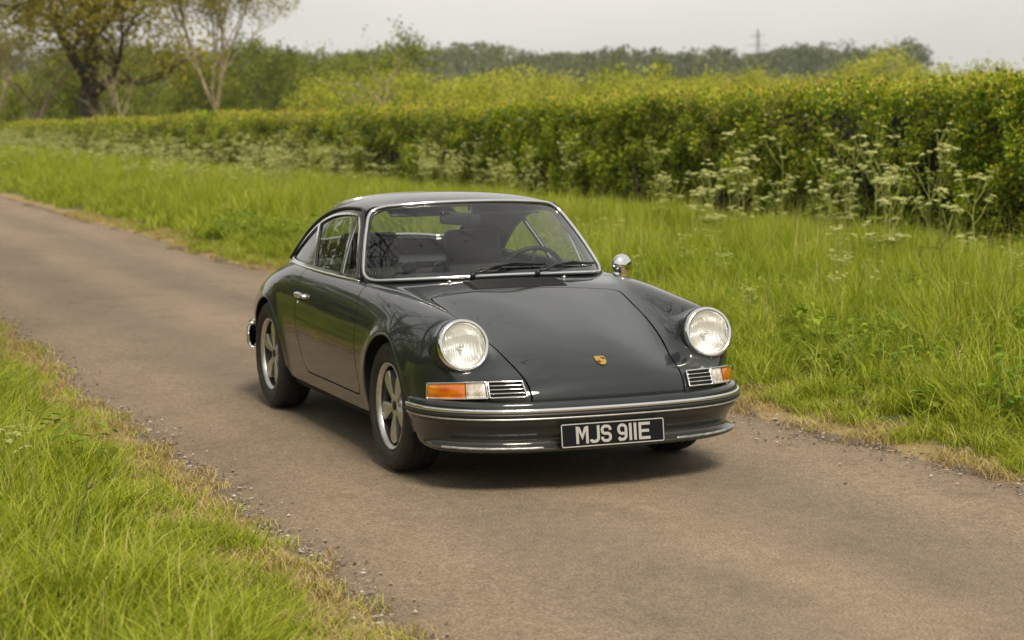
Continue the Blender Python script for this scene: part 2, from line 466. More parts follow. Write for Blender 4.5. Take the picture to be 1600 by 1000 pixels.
# swelling of the arches
for wx, ar in zip(WHEELS, ARCH_R):
    d = np.hypot(SURF[..., 0]-wx, SURF[..., 2]-WZ)
    g = np.exp(-((d-ar)/.045)**2)*.013*(np.abs(SURF[..., 1]) > .6)*np.clip((SURF[..., 2]-.2)/.1, 0, 1)
    SURF[..., 1] += np.sign(SURF[..., 1])*g
body = Patch.grid(SURF)
if body.N[np.argmax(body.V[:, 2])][2] < 0:
    body = Patch.grid(SURF, True)
BODY_BVH = body.bvh()
def on_side(x, z, sgn=-1, bvh=None):
    h = (bvh or BODY_BVH).ray_cast(Vector((x, sgn*2.0, z)), Vector((0, -sgn, 0)))
    return (np.array(h[0]), np.array(h[1])) if h[0] is not None else (np.array([x, sgn*.7, z]), np.array([0, sgn, 0.]))
def on_top(x, y, bvh=None):
    h = (bvh or BODY_BVH).ray_cast(Vector((x, y, 3.0)), Vector((0, 0, -1)))
    return (np.array(h[0]), np.array(h[1])) if h[0] is not None else (np.array([x, y, .8]), np.array([0, 0, 1.]))

# cuts
WS_BASE = curve([(-.446,0,.866),(-.463,.2,.863),(-.522,.40,.856),(-.612,.555,.848),(-.744,.663,.839)], 10, mirror0=True)
ws_half = WS_BASE[:, :2]
cab = np.concatenate([ws_half*[1, -1]+[-.03, .022], [(-1.4, -.668), (-1.9, -.655), (-2.2, -.60), (-2.42, -.50), (-2.46, 0)]])
cab_poly = np.concatenate([cab, (cab*[1, -1])[::-1]])
_, body = body.split(lambda V: np.where(V[:, 2] > .7, sd_poly(V[:, :2], cab_poly), 1.0), 0.0)
body.cut = []
for wx, ar in zip(WHEELS, ARCH_R):
    body = body.keep(np.where(np.abs(body.V[:, 1]) > .5, np.hypot(body.V[:, 0]-wx, body.V[:, 2]-WZ)-ar, 1.0))
# (the lamp openings are cut further down)
# arch lips point inwards
arch_lip = body.lipped(extra=lambda p, n: np.array([0, -np.sign(p[1])*.035, 0]))
nv, nf = len(body.V), len(body.F)
lip_patch = Patch(arch_lip.V, arch_lip.N, arch_lip.F[nf:])
arch_cut = [np.array(body.V[list(e)]) for e in body.cut]
body.cut = []
_ax = np.array([math.cos(R_(15)), 0, math.sin(R_(15))])
for sgn in (-1, 1):                      # lamp openings in the wings
    w_ = body.V-np.array([.604, sgn*.611, .656]); al = w_@_ax; rd = np.linalg.norm(w_-al[:, None]*_ax, axis=1)
    body = body.keep(np.where(al > -.14, rd-.112, .1))
body.cut = []
hood_half = [(1.1, .368), (.838, .374), (.785, .380), (.655, .392), (.55, .411), (.42, .433), (.25, .458), (0, .484), (-.13, .499), (-.172, .494), (-.195, .46), (-.200, .35), (-.198, .15), (-.196, 0)]
hh = np.array(hood_half)
hood_poly = np.concatenate([hh, (hh*[1, -1])[::-1]])
bonnet, body = body.split(lambda V: np.where(V[:, 2] > .3, sd_poly(V[:, :2], hood_poly), 1.0), .0042)
door_poly = round_poly([(-.492, .300), (-.505, .60), (-.515, .73), (-.56, .79), (-.585, .86), (-.585, 1.1), (-1.63, 1.1), (-1.635, .80), (-1.62, .55), (-1.57, .40), (-1.50, .300)], .05, 5)
doors = {}
for sgn in (-1, 1):
    doors[sgn], body = body.split(lambda V: np.where(V[:, 1]*sgn > .55, sd_poly(V[:, [0, 2]], door_poly), 1.0), .0040)
obj('body_shell', body.lipped(.014).mesh('body_shell', paint, False), car)
obj('bonnet', bonnet.lipped(.014).mesh('bonnet', paint, False), car)
for sgn in (-1, 1):
    d_o = obj('door', doors[sgn].lipped(.014).mesh('door', paint, False), car)
    # handle: chrome pull bar on two feet with push button
    mb = MB(); P = []
    for t in np.linspace(0, 1, 13):
        q, n = on_side(-1.585+.145*t, .713+.004*math.sin(t*math.pi), sgn)
        P.append(q+n*(.010+.020*math.sin(math.pi*min(1, max(0, t)))**.6))
    mb.add(tube(P, [.009+.004*math.sin(math.pi*t) for t in np.linspace(0, 1, 13)], 10))
    q, n = on_side(-1.585, .712, sgn); mb.add(tube([q-n*.005, q+n*.012, q+n*.024], [.018, .017, .012], 14))
    q, n = on_side(-1.445, .712, sgn); mb.add(tube([q-n*.005, q+n*.010, q+n*.02], [.014, .013, .009], 14))
    q, n = on_side(-1.575, .672, sgn); mb.add(tube([q-n*.004, q+n*.005], [.011, .010], 12))
    h_o = mb.build('handle', chrome, d_o, auto=40)
# lips of the wheel arches, one each
for wx in WHEELS:
    for sgn in (-1, 1):
        f = [fc for fc in lip_patch.F if abs(lip_patch.V[fc[0]][0]-wx) < .6 and lip_patch.V[fc[0]][1]*sgn > 0]
        ids = sorted({i for fc in f for i in fc}); mp = {k: i for i, k in enumerate(ids)}
        mb = MB(); mb.add(([lip_patch.V[i] for i in ids], [tuple(mp[i] for i in fc) for fc in f]))
        pts = [p for e in arch_cut for p in e if abs(p[0]-wx) < .6 and p[1]*sgn > 0]
        pts = sorted(pts, key=lambda p: (math.atan2(p[2]-WZ, p[0]-wx)+math.pi/2) % (2*math.pi))
        P = np.array(pts)[::2]; P = resample(P, 60)
        mb.add(tube(P-np.array([0, sgn*.004, 0]), .0065, 8))
        mb.build('arch_lip', paint, car)
        # liner
        mb = MB(); V = []; F = []
        A = np.linspace(R_(-25), R_(205), 40)
        for a in A:
            for yy in (.765, .60, .36):
                V.append((wx+.352*math.cos(a), sgn*yy, WZ+.352*math.sin(a)))
        for i in range(39):
            for k in range(2): F.append((i*3+k, i*3+k+1, i*3+k+4, i*3+k+3))
        mb.add((V, F))
        mb.add(([(wx+.352*math.cos(a), sgn*.36, WZ+.352*math.sin(a)) for a in np.linspace(R_(-25), R_(205), 24)], [tuple(range(24))]))
        mb.build('wheel_arch_liner', dark, car)
# underside
mb = MB()
mb.add(box((-1.13, 0, .215), (1.50, 1.44, .05), .01)); mb.add(box((-1.2, 0, .24), (4.0, .70, .05), .01)); mb.add(box((.60, 0, .27), (.34, .95, .10), .01))
mb.add(box((-2.85, 0, .33), (.30, 1.1, .18), .01))
mb.build('floor_pan', dark, car)

# ---- greenhouse: rows belt .. roof centre, columns windscreen .. tail
GC = [
 [(-.745,.670,.836),(-.800,.644,.915),(-.880,.608,1.005),(-.990,.562,1.115),(-1.076,.524,1.199),(-1.010,.400,1.214),(-.968,.200,1.227),(-.954,0,1.230)],
 [(-.99,.692,.842),(-1.04,.665,.930),(-1.11,.624,1.040),(-1.17,.586,1.130),(-1.225,.545,1.196),(-1.185,.42,1.231),(-1.155,.210,1.250),(-1.145,0,1.254)],
 [(-1.28,.702,.846),(-1.31,.673,.93),(-1.36,.629,1.04),(-1.395,.592,1.132),(-1.425,.549,1.192),(-1.41,.43,1.235),(-1.395,.215,1.256),(-1.39,0,1.261)],
 [(-1.55,.702,.850),(-1.58,.674,.93),(-1.61,.632,1.035),(-1.63,.598,1.115),(-1.64,.550,1.172),(-1.64,.43,1.222),(-1.64,.215,1.246),(-1.64,0,1.252)],
 [(-1.82,.690,.853),(-1.85,.665,.92),(-1.87,.628,1.00),(-1.89,.596,1.065),(-1.91,.545,1.120),(-1.92,.425,1.178),(-1.93,.21,1.205),(-1.93,0,1.211)],
 [(-2.07,.668,.850),(-2.10,.645,.90),(-2.12,.615,.95),(-2.15,.583,.995),(-2.18,.53,1.032),(-2.20,.41,1.082),(-2.21,.205,1.106),(-2.22,0,1.112)],
 [(-2.32,.640,.825),(-2.36,.615,.850),(-2.39,.585,.869),(-2.42,.55,.888),(-2.46,.50,.908),(-2.48,.385,.943),(-2.50,.19,.960),(-2.50,0,.965)],
 [(-2.62,.60,.75),(-2.66,.57,.762),(-2.69,.54,.773),(-2.72,.505,.785),(-2.75,.455,.797),(-2.77,.35,.818),(-2.79,.175,.829),(-2.79,0,.833)],
 [(-2.90,.53,.64),(-2.93,.50,.66),(-2.96,.47,.675),(-2.98,.435,.69),(-3.0,.395,.705),(-3.02,.30,.712),(-3.03,.15,.718),(-3.03,0,.720)],
]
GN = np.array([[c[7-r] for c in GC] for r in range(8)], float)
GS = net_surface(GN, 10, 12, it=2)
roof = Patch.grid(GS)
if roof.N[np.argmax(roof.V[:, 2])][2] < 0: roof = Patch.grid(GS, True)
ROOF_BVH = roof.bvh()
def gside(x, z, sgn=-1): return on_side(x, z, sgn, ROOF_BVH)
# daylight openings in side view
dlo = np.array([(-.815,.853),(-.925,.985),(-1.035,1.105),(-1.098,1.158),(-1.16,1.168),(-1.27,1.168),(-1.42,1.158),(-1.58,1.133),(-1.74,1.090),(-1.90,1.028),(-2.04,.957),(-2.13,.905),(-2.155,.882),(-2.13,.868),(-2.03,.862),(-1.8,.860),(-1.5,.858),(-1.2,.855),(-.95,.852)])
dlo_s = curve(np.concatenate([dlo[3:14]]), 6)
dlo_poly = round_poly(np.concatenate([dlo[:3], dlo_s, dlo[14:]]), .006, 2)
def clip_poly_x(poly, inset, a0, a1, side):
    return poly
def inset_fn(V, ins): return sd_poly(V[:, [0, 2]], dlo_poly)+ins
# dividing bars (x at z=.85, x at z=1.16) and half width
BAR_Q = ((-1.045, .85), (-1.135, 1.155), .007)
BAR_B = ((-1.515, .85), (-1.735, 1.10), .016)
def bar_sd(V, bar):
    (x0, z0), (x1, z1), hw = bar
    t = np.array([x1-x0, z1-z0]); t /= np.linalg.norm(t); n = np.array([t[1], -t[0]])
    return (V[:, [0, 2]]-np.array([x0, z0]))@n          # >0 towards the front
rear_plan = round_poly([(-1.80,.40),(-1.84,.45),(-2.40,.44),(-2.49,.38),(-2.515,0),(-2.49,-.38),(-2.40,-.44),(-1.84,-.45),(-1.80,-.40),(-1.785,0)], .05, 4)
win_all = {}
for sgn in (-1, 1):
    win_all[sgn], roof = roof.split(lambda V: np.where(V[:, 1]*sgn > .3, sd_poly(V[:, [0, 2]], dlo_poly), 1.0), 0.0)
rear_glass, roof = roof.split(lambda V: np.where((V[:, 2] > .9), sd_poly(V[:, :2], rear_plan), 1.0), 0.0)
roof = roof.keep(np.where(np.abs(roof.V[:, 1]) < 9, roof.V[:, 0]+3.0, 1.0)); 
roof_o = obj('roof', roof.lipped(.02).mesh('roof', paint, False), car)
def offset_patch(p, d): return Patch(p.V+p.N*d, p.N, p.F, p.cut)
for sgn in (-1, 1):
    p = win_all[sgn]
    ins = .011
    inner = p.keep(-(sd_poly(p.V[:, [0, 2]], dlo_poly)+ins))
    fq, fb = bar_sd(inner.V, BAR_Q), bar_sd(inner.V, BAR_B)
    quarter = inner.keep(fq-BAR_Q[2])
    mid = inner.keep(-fq-BAR_Q[2]); mid = mid.keep(bar_sd(mid.V, BAR_B)-BAR_B[2])
    rearq = inner.keep(-fb-BAR_B[2])
    wf = MB()
    # chrome frame = opening minus panes
    outer = p.keep(sd_poly(p.V[:, [0, 2]], dlo_poly)+ins)
    pieces = [outer]
    bq = inner.keep(bar_sd(inner.V, BAR_Q)+BAR_Q[2]); bq = bq.keep(BAR_Q[2]-bar_sd(bq.V, BAR_Q))
    bb = inner.keep(bar_sd(inner.V, BAR_B)+BAR_B[2]); bb = bb.keep(BAR_B[2]-bar_sd(bb.V, BAR_B))
    fr_o = None
    for pc in (outer, bq, bb):
        pc = offset_patch(pc, .005)
        wf.add((pc.solid(.016).V, pc.solid(.016).F))
    fr_o = wf.build('side_window_frame', chrome, car, auto=35)
    for nm, pc in (('quarterlight', quarter), ('side_window', mid), ('rear_quarter_window', rearq)):
        obj(nm, offset_patch(pc, -.006).mesh(nm, glass), car)
    # seals round each pane
    for pc in (quarter, mid, rearq):
        mb = MB()
        ed = {}
        for f in pc.F:
            for i in range(len(f)): ed[(f[i], f[(i+1) % len(f)])] = 1
        nxt = {a: b for (a, b) in ed if (b, a) not in ed}
        st = next(iter(nxt)); loop = [st]; k = nxt[st]
        while k != st and len(loop) < 5000: loop.append(k); k = nxt.get(k, st)
        L = resample(np.concatenate([pc.V[loop], pc.V[loop[:1]]]), 90)[:-1]
        mb.add(tube(L, .0045, 6, closed=True)); mb.build('window_seal', rubber, fr_o)
    # belt moulding
    bl = []
    for x in np.linspace(-.775, -2.12, 40):
        q, n = gside(x, np.interp(-x, [.775, 1.2, 1.8, 2.03, 2.12], [.844, .848, .853, .855, .861]), sgn); bl.append(q+n*.004)
    MB().add(tube(bl, .0075, 8)).build('belt_moulding', chrome, car)
    # rain gutter: up the windscreen pillar, along the roof side, down to the tail
    gp = [(-.775,.848),(-.885,.985),(-1.000,1.106),(-1.085,1.178),(-1.16,1.190),(-1.28,1.190),(-1.43,1.180),(-1.59,1.155),(-1.76,1.110),(-1.92,1.046),(-2.07,.970),(-2.17,.905),(-2.215,.868)]
    gp = curve(np.array([(a, b) for a, b in gp]), 6)
    G = []
    for x, z in gp:
        q, n = gside(x, z, sgn); G.append(q+n*.006)
    MB().add(tube(G, .0085, 8)).build('rain_gutter', trim_black, car)
def loop_tube(pc, n, r, off, name, m, parent, seg=8):
    ed = {}
    for f in pc.F:
        for i in range(len(f)): ed[(f[i], f[(i+1) % len(f)])] = 1
    nxt = {a: b for (a, b) in ed if (b, a) not in ed}
    st = next(iter(nxt)); loop = [st]; k = nxt[st]
    while k != st and len(loop) < 9000: loop.append(k); k = nxt.get(k, st)
    L = resample(np.concatenate([pc.V[loop]+pc.N[loop]*off, pc.V[loop[:1]]+pc.N[loop[:1]]*off]), n)[:-1]
    return MB().add(tube(L, r, seg, closed=True)).build(name, m, parent)
rg = obj('rear_window', offset_patch(rear_glass, -.004).mesh('rear_window', glass), car)
loop_tube(rear_glass, 140, .010, .003, 'window_trim', chrome, rg)
# engine lid grille: slats on the tail
lid = MB()
for k in range(9):
    P = [on_top(-2.62-.026*k, y, ROOF_BVH)[0]+np.array([0, 0, .006]) for y in np.linspace(-.26, .26, 12)]
    lid.add(tube(P, .006, 6))
lid.build('engine_grille', trim_black, car)

# ---- windscreen
WS_TOP = curve([(-.950,0,1.226),(-.963,.20,1.223),(-1.003,.39,1.212),(-1.072,.520,1.196)], 10, mirror0=True)
a = resample(WS_BASE, 41); b = resample(WS_TOP, 41)
WG = []
for v in np.linspace(0, 1, 31):
    row = a*(1-v)+b*v
    bul = 4*v*(1-v)*.022
    row = row+np.array([.55, 0, .83])*bul*(1-.55*np.linspace(0, 1, 41)[:, None]**2)+np.array([0, 1, 0])*4*v*(1-v)*.010*np.linspace(0, 1, 41)[:, None]**2
    WG.append(row)
WG = np.array(WG)
WG = np.concatenate([WG[:, :0:-1]*np.array([1, -1, 1.]), WG], 1)
ws = Patch.grid(WG)
if ws.N[len(ws.N)//2][2] < 0: ws = Patch.grid(WG, True)
# rounded corners
gu, gv = np.meshgrid(np.linspace(-1, 1, WG.shape[1]), np.linspace(0, 1, WG.shape[0]))
wid = np.linspace(.70, .555, WG.shape[0])[:, None]
flat = np.stack([gu*np.broadcast_to(wid, gu.shape), gv*.62], -1).reshape(-1, 2)
ws_out = round_poly([(-.695, .006), (.695, .006), (.552, .614), (-.552, .614)], .095, 8)
ws = ws.keep(-sd_poly(flat, ws_out))
ws_o = obj('windscreen', ws.mesh('windscreen', glass), car)
loop_tube(ws, 240, .0092, .006, 'windscreen_trim', chrome, ws_o, 10)
# rubber just inside the bright trim, and the painted scuttle/pillars behind the pane's edge
flat2 = round_poly([(-.681, .020), (.681, .020), (.541, .600), (-.541, .600)], .085, 8)
ws_full = Patch.grid(WG) if Patch.grid(WG).N[len(WG)*20][2] > 0 else Patch.grid(WG, True)
ring = ws_full.keep(sd_poly(flat, flat2)); 
frame = ws_full.keep(sd_poly(flat, ws_out)-.003)
fl_ring = sd_poly(flat, ws_out)
ring = Patch.grid(WG, bool(Patch.grid(WG).N[len(WG)*20][2] < 0))
ring = ring.keep(np.minimum(sd_poly(flat, flat2), 1)); 
ring = ring if len(ring.V) else ws_full
obj('windscreen_frame', offset_patch(frame, .002).solid(.02).mesh('windscreen_frame', paint, False), car)
obj('windscreen_rubber', offset_patch(ring, -.004).solid(.010).mesh('windscreen_rubber', rubber, False), ws_o)
WS_BVH = ws_full.bvh()
# ---- interior
inn = empty('cabin_interior'); inn.parent = car
# headliner
hl = Patch(roof.V-roof.N*.03, -roof.N, [f[::-1] for f in roof.F if np.mean(roof.V[list(f), 2]) > .90])
obj('headliner', hl.mesh('headliner', headliner, False), inn)
mb = MB()
DR = []
bb_ = resample(np.concatenate([(WS_BASE*[1, -1, 1])[::-1], WS_BASE[1:]]), 41)
for dx, z in ((-.01, -.012), (-.10, .004), (-.22, .012)):
    DR.append(bb_*[.6 if dx < -.05 else 1, .985, 0]+np.array([(-.446*.4 if dx < -.05 else 0)+dx, 0, .853+z]))
DR.append(np.stack([np.full(41, -.80), bb_[:, 1]*.97, np.full(41, .868)], 1))
DR.append(np.stack([np.full(41, -.86), bb_[:, 1]*.97, np.full(41, .850)], 1))
DR.append(np.stack([np.full(41, -.86), bb_[:, 1]*.97, np.full(41, .60)], 1))
DR = np.array(DR); DR[1:4, :, 0] = np.minimum(DR[1:4, :, 0], DR[0:3, :, 0]-.004)
dp = Patch.grid(DR)
obj('dashboard', dp.mesh('dashboard', leather, False), inn)
# tub walls so that no light leaks through the doors
for sgn in (-1, 1):
    MB().add(box((-1.35, sgn*.655, .55), (1.55, .03, .56), .012)).build('door_card', leather, inn)
mb = MB(); mb.add(box((-1.95, 0, .50), (.10, 1.28, .56), .03)); mb.add(box((-2.16, 0, .835), (.55, 1.10, .02), .008))
mb.build('rear_shelf', leather, inn)
def seat(y, rz):
    s = empty('seat', (-1.36, y, .28), rz); s.parent = car
    m = MB(); m.add(box((.06, 0, .10), (.50, .46, .16), .05)); m.build('cushion', cloth, s)
    M_ = Matrix.Translation((-.19, 0, .14)) @ Matrix.Rotation(R_(-14), 4, 'Y')
    m = MB()
    m.add(box((0, 0, .21), (.11, .40, .44), .045), M_); m.build('backrest', cloth, s)
    for q in (-1, 1): MB().add(box((.012, q*.205, .22), (.15, .07, .46), .03), M_).build('side_bolster', leather, s)
    m = MB()
    m.add(box((.0, 0, .535), (.10, .325, .19), .035), M_); m.build('headrest', leather, s)
    return s
seat(-.335, 0.0); seat(.275, 0.0)
m = MB(); m.add(box((-1.90, 0, .66), (.12, 1.15, .30), .04)); m.build('rear_backrest', cloth, inn)
# steering wheel (left-hand drive)
sw = empty('steering_wheel', (-.955, .335, .800)); sw.parent = car
sw.rotation_euler = (0, R_(-66), 0)
A = np.linspace(0, 2*math.pi, 49)[:-1]
MB().add(tube([(.19*math.cos(t), .19*math.sin(t), 0) for t in A], .0125, 10, closed=True)).build('wheel_rim', leather, sw)
m = MB()
for t in (0, 90, 180, 270):
    c, s_ = math.cos(R_(t)), math.sin(R_(t)); m.add(tube([(.04*c, .04*s_, -.02), (.185*c, .185*s_, 0)], [.014, .010], 8, flat=.5))
m.build('spoke', trim_black, sw)
MB().add(lathe([(.0, .012), (.045, .006), (.055, -.02), (.03, -.05), (.025, -.30)], 24, 'z')).build('hub', leather, sw)
# interior mirror and sun visors
im = empty('interior_mirror'); im.parent = car
M_ = Matrix.Translation((-.905, -.075, 1.138)) @ Matrix.Rotation(R_(18), 4, 'Z') @ Matrix.Rotation(R_(-6), 4, 'X')
m = MB(); m.add(box((0, 0, 0), (.030, .262, .068), .014), M_); m.build('mirror_housing', trim_black, im)
m = MB(); m.add(tube([(-.905, -.03, 1.145), (-.92, -.01, 1.175), (-.955, 0, 1.20)], [.011, .010, .016], 8)); m.build('mirror_stem', trim_black, im)
for sgn in (-1, 1):
    m = MB(); M_ = Matrix.Translation((-1.075, sgn*.235, 1.178)) @ Matrix.Rotation(R_(18), 4, 'Y')
    m.add(box((0, 0, 0), (.135, .37, .018), .008), M_); m.build('sun_visor', headliner, inn)
# ---- headlights
HC = (.604, .611, .656); HT = R_(15); HR = .122
for sgn in (-1, 1):
    hl_e = empty('headlight', (HC[0], sgn*HC[1], HC[2])); hl_e.parent = car
    hl_e.rotation_euler = (0, -HT, 0)               # local +x looks forward and up
    ring = [(.098, .004), (.100, .012), (.106, .018), (.113, .018), (.119, .011), (.122, .000), (.122, -.012), (.119, -.020)]
    MB().add(lathe([(r, h) for r, h in ring], 72, 'x')).build('rim', chrome, hl_e)
    MB().add(lathe([(.1235, -.030), (.1265, -.024), (.1265, -.016), (.1225, -.010)], 72, 'x')).build('rim_seal', rubber, hl_e)
    MB().add(lathe([(.0, -.062), (.02, -.0605), (.04, -.055), (.06, -.045), (.08, -.030), (.092, -.016), (.099, .002)], 64, 'x')).build('reflector', reflector, hl_e)
    dome = [(.0995*math.sin(t), -.006+.033*math.cos(t)) for t in np.linspace(0.0, math.pi/2*.93, 14)]
    MB().add(lathe([(max(r, .0004), h) for r, h in dome], 72, 'x')).build('lens', lens_glass, hl_e)
    m = MB(); m.add(tube([(-.075, 0, 0), (-.04, 0, 0), (-.022, 0, 0), (-.016, 0, 0)], [.012, .012, .009, .004], 14)); m.add(lathe([(.0, -.016), (.011, -.018), (.012, -.023), (.010, -.03)], 24, 'x'))
    m.build('bulb', chrome, hl_e)
    m = MB(); m.add(tube([(.004, 0, -.124), (.006, 0, -.1265)], [.004, .003], 8)); m.build('rim_screw', chrome, hl_e)
    # filleted bucket between the ring and the wing
    c = np.array([HC[0], sgn*HC[1], HC[2]]); ax = np.array([math.cos(HT), 0, math.sin(HT)]); e1 = np.array([0, 1., 0]); e2 = np.cross(ax, e1)
    ns = 96; V = []; F = []; K = 12
    def hit(rad, d):
        o = c+d*rad+ax*.25
        h = BODY_BVH.ray_cast(Vector(o), Vector(-ax), .7)
        return .25-h[3] if h[0] is not None else -.3       # height above ring plane (negative = behind)
    h1s = []; h2s = []
    for i in range(ns):
        t = 2*math.pi*i/ns; d = math.cos(t)*e1+math.sin(t)*e2
        h1s.append(hit(.121, d)); h2s.append(hit(.121+.030, d))
    h1s = np.array(h1s); h2s = np.array(h2s)
    h1s = np.clip(h1s, -.22, .02); h2s = np.clip(h2s, -.22, .02)
    for i in range(ns):
        t = 2*math.pi*i/ns; d = math.cos(t)*e1+math.sin(t)*e2
        p0 = c+d*.1215-ax*.012
        pm = c+d*.1205+ax*min(h1s[i]-.002, -.016)
        p2 = c+d*.151+ax*(h2s[i]-.0015)
        for k in range(K+1):
            s = k/K
            V.append((1-s)**2*p0+2*s*(1-s)*pm+s*s*p2)
    for i in range(ns):
        j = (i+1) % ns
        for k in range(K): F.append((i*(K+1)+k, j*(K+1)+k, j*(K+1)+k+1, i*(K+1)+k+1))
    bk = MB().add((V, F)).build('headlight_bucket', paint, car)

# ---- indicators and horn grilles
bot = curve([(.839,.390,.437),(.798,.490,.434),(.738,.590,.429),(.645,.692,.422),(.533,.760,.416)], 12)
top = curve([(.786,.397,.505),(.757,.492,.505),(.708,.590,.503),(.630,.684,.497),(.533,.757,.489)], 12)
bot = resample(bot, 61); top = resample(top, 61)
def strip(u, v, off, sgn):
    """u 0 inner .. 1 outer, v 0 bottom .. 1 top, off outwards"""
    k = u*60; b_ = np.array([np.interp(k, range(61), bot[:, i]) for i in range(3)]); t_ = np.array([np.interp(k, range(61), top[:, i]) for i in range(3)])
    k2 = min(60, k+1); b2 = np.array([np.interp(k2, range(61), bot[:, i]) for i in range(3)]); k0 = max(0, k-1); b0 = np.array([np.interp(k0, range(61), bot[:, i]) for i in range(3)])
    n = np.cross(t_-b_, b2-b0); n /= np.linalg.norm(n)
    if n[0] < 0: n = -n
    p = b_*(1-v)+t_*v+n*off
    return p*np.array([1, sgn, 1.])
def strip_patch(u0, u1, v0, v1, off, sgn, bulge=0.0, thick=.012, nu=20, nvv=7):
    V = []; F = []
    for i in range(nu+1):
        for j in range(nvv+1):
            a, b = i/nu, j/nvv
            bl = bulge*(1-(2*a-1)**6)*(1-(2*b-1)**4)
            V.append(strip(u0+(u1-u0)*a, v0+(v1-v0)*b, off+bl, sgn))
    m = nvv+1
    for i in range(nu):
        for j in range(nvv): F.append((i*m+j, (i+1)*m+j, (i+1)*m+j+1, i*m+j+1))
    base = len(V)
    per = [i*m for i in range(nu+1)]+[nu*m+j for j in range(1, m)]+[i*m+nvv for i in range(nu-1, -1, -1)]+[j for j in range(nvv-1, 0, -1)]
    for k in per:
        i, j = divmod(k, m); V.append(strip(u0+(u1-u0)*i/nu, v0+(v1-v0)*j/nvv, off-thick, sgn))
    for q in range(len(per)):
        F.append((per[q], per[(q+1) % len(per)], base+(q+1) % len(per), base+q))
    return V, F
UG, UC = .355, .565
for sgn in (-1, 1):
    g = empty('horn_grille'); g.parent = car
    MB().add(strip_patch(.01, UG, .04, .96, .001, sgn, thick=.004)).build('grille_back', dark, g)
    def rail(uv, r, off): return tube([strip(u, v, off, sgn) for u, v in uv], r, 8)
    m = MB()
    for k, v in enumerate((.27, .50, .73)):
        MB().add(rail([(u, v) for u in np.linspace(.012, UG-.01, 14)], .0026, .010)).build('slat', chrome, g)
    L = [(u, .03) for u in np.linspace(.012, UG-.012, 12)]+[(UG-.012, v) for v in np.linspace(.1, .9, 6)]+[(u, .97) for u in np.linspace(UG-.012, .012, 12)]+[(.012, v) for v in np.linspace(.9, .1, 6)]
    MB().add(tube([strip(u, v, .009, sgn) for u, v in L], .0042, 8, closed=True)).build('grille_frame', chrome, g)
    i_ = empty('indicator'); i_.parent = car
    MB().add(strip_patch(UG+.02, UC-.006, .08, .92, .010, sgn, .005)).build('side_lens', clear_m, i_)
    MB().add(strip_patch(UC, .985, .08, .92, .010, sgn, .006, nu=28)).build('amber_lens', orange_m, i_)
    L = [(u, .03) for u in np.linspace(UG+.008, .995, 26)]+[(.995, v) for v in np.linspace(.1, .9, 6)]+[(u, .97) for u in np.linspace(.995, UG+.008, 26)]+[(UG+.008, v) for v in np.linspace(.9, .1, 6)]
    MB().add(tube([strip(u, v, .009, sgn) for u, v in L], .0038, 8, closed=True)).build('bezel', chrome, i_)

# ---- front bumper with valance
def sweep(path, prof):
    """path (n,2) plan curve of the outer face; prof list of (outward offset, z or fn)"""
    T = np.gradient(path, axis=0); T /= np.linalg.norm(T, axis=1, keepdims=True)
    N = np.stack([-T[:, 1], T[:, 0]], 1)
    mid = len(path)//2
    if N[mid][0]*np.sign(path[mid][0]) < 0: N = -N
    return np.array([[(p[0]+n[0]*o, p[1]+n[1]*o, z) for p, n in zip(path, N)] for o, z in prof])
half = curve([(.888,0,0),(.884,.16,0),(.870,.33,0),(.838,.48,0),(.778,.61,0),(.690,.71,0),(.585,.773,0),(.48,.801,0),(.400,.806,0)], 10, mirror0=True)[:, :2]
half = np.concatenate([half, [(.385,.803),(.374,.795),(.368,.783),(.366,.76),(.366,.70)]])
path = np.concatenate([(half*[1, -1])[:0:-1], half]); path = resample(path, 241)
def smooth_prof(P, n=6): return [tuple(q) for q in curve(np.array([(a, b, 0) for a, b in P]), n)[:, :2]]
prof = smooth_prof([(-.06,.418),(-.03,.420),(-.010,.416),(-.001,.404),(.002,.385),(.002,.362),(.001,.340),(-.004,.322),(-.013,.308)], 4)
fb = empty('front_bumper'); fb.parent = car
def grid_obj(name, G, m, parent):
    p = Patch.grid(G)
    c_ = p.V[np.argmax(np.abs(p.V[:, 0]))]; k = np.argmax(np.abs(p.V[:, 0]))
    if p.N[k][0]*np.sign(c_[0]) < 0: p = Patch.grid(G, True)
    return obj(name, mesh_from(name, p.V, p.F, m, True), parent)
grid_obj('bumper_bar', sweep(path, prof), paint, fb)
prof2 = smooth_prof([(-.018,.312),(-.024,.300),(-.036,.278),(-.048,.254),(-.052,.236),(-.044,.223),(-.028,.216),(-.014,.209),(-.014,.200),(-.030,.190),(-.08,.186)], 5)
n_ = len(path)
# valance tucks in towards its ends
G2 = sweep(path, prof2)
prof2b = smooth_prof([(-.018,.312),(-.018,.300),(-.019,.278),(-.020,.254),(-.021,.236),(-.022,.223),(-.023,.216),(-.025,.209),(-.029,.200),(-.04,.190),(-.08,.186)], 5)
k = np.clip((np.abs(np.linspace(-1, 1, n_))-.66)/.24, 0, 1); k = k*k*(3-2*k)
G2 = G2*(1-k[None, :, None])+sweep(path, prof2b)*k[None, :, None]
zz = np.clip((.312-G2[..., 2])/.1, 0, 1)
G2[..., 1] -= np.sign(G2[..., 1])*k[None, :]*zz*.022
grid_obj('valance', G2, paint, fb)
def along(off, z, r, seg=8, flat=1.0, a=0, b=None):
    S = sweep(path, [(off, z)])[0][a:b]
    return tube(S, r, seg, flat=flat, upv=(0, 0, 1))
MB().add(along(.006, .3815, .0085, 10, 1.25, 9, -9)).build('chrome_strip', chrome, fb)
MB().add(along(.005, .3620, .0105, 10, .95, 9, -9)).build('rubber_strip', rubber, fb)
MB().add(along(.004, .3455, .0055, 8, .9, 9, -9)).build('chrome_strip', satin, fb)
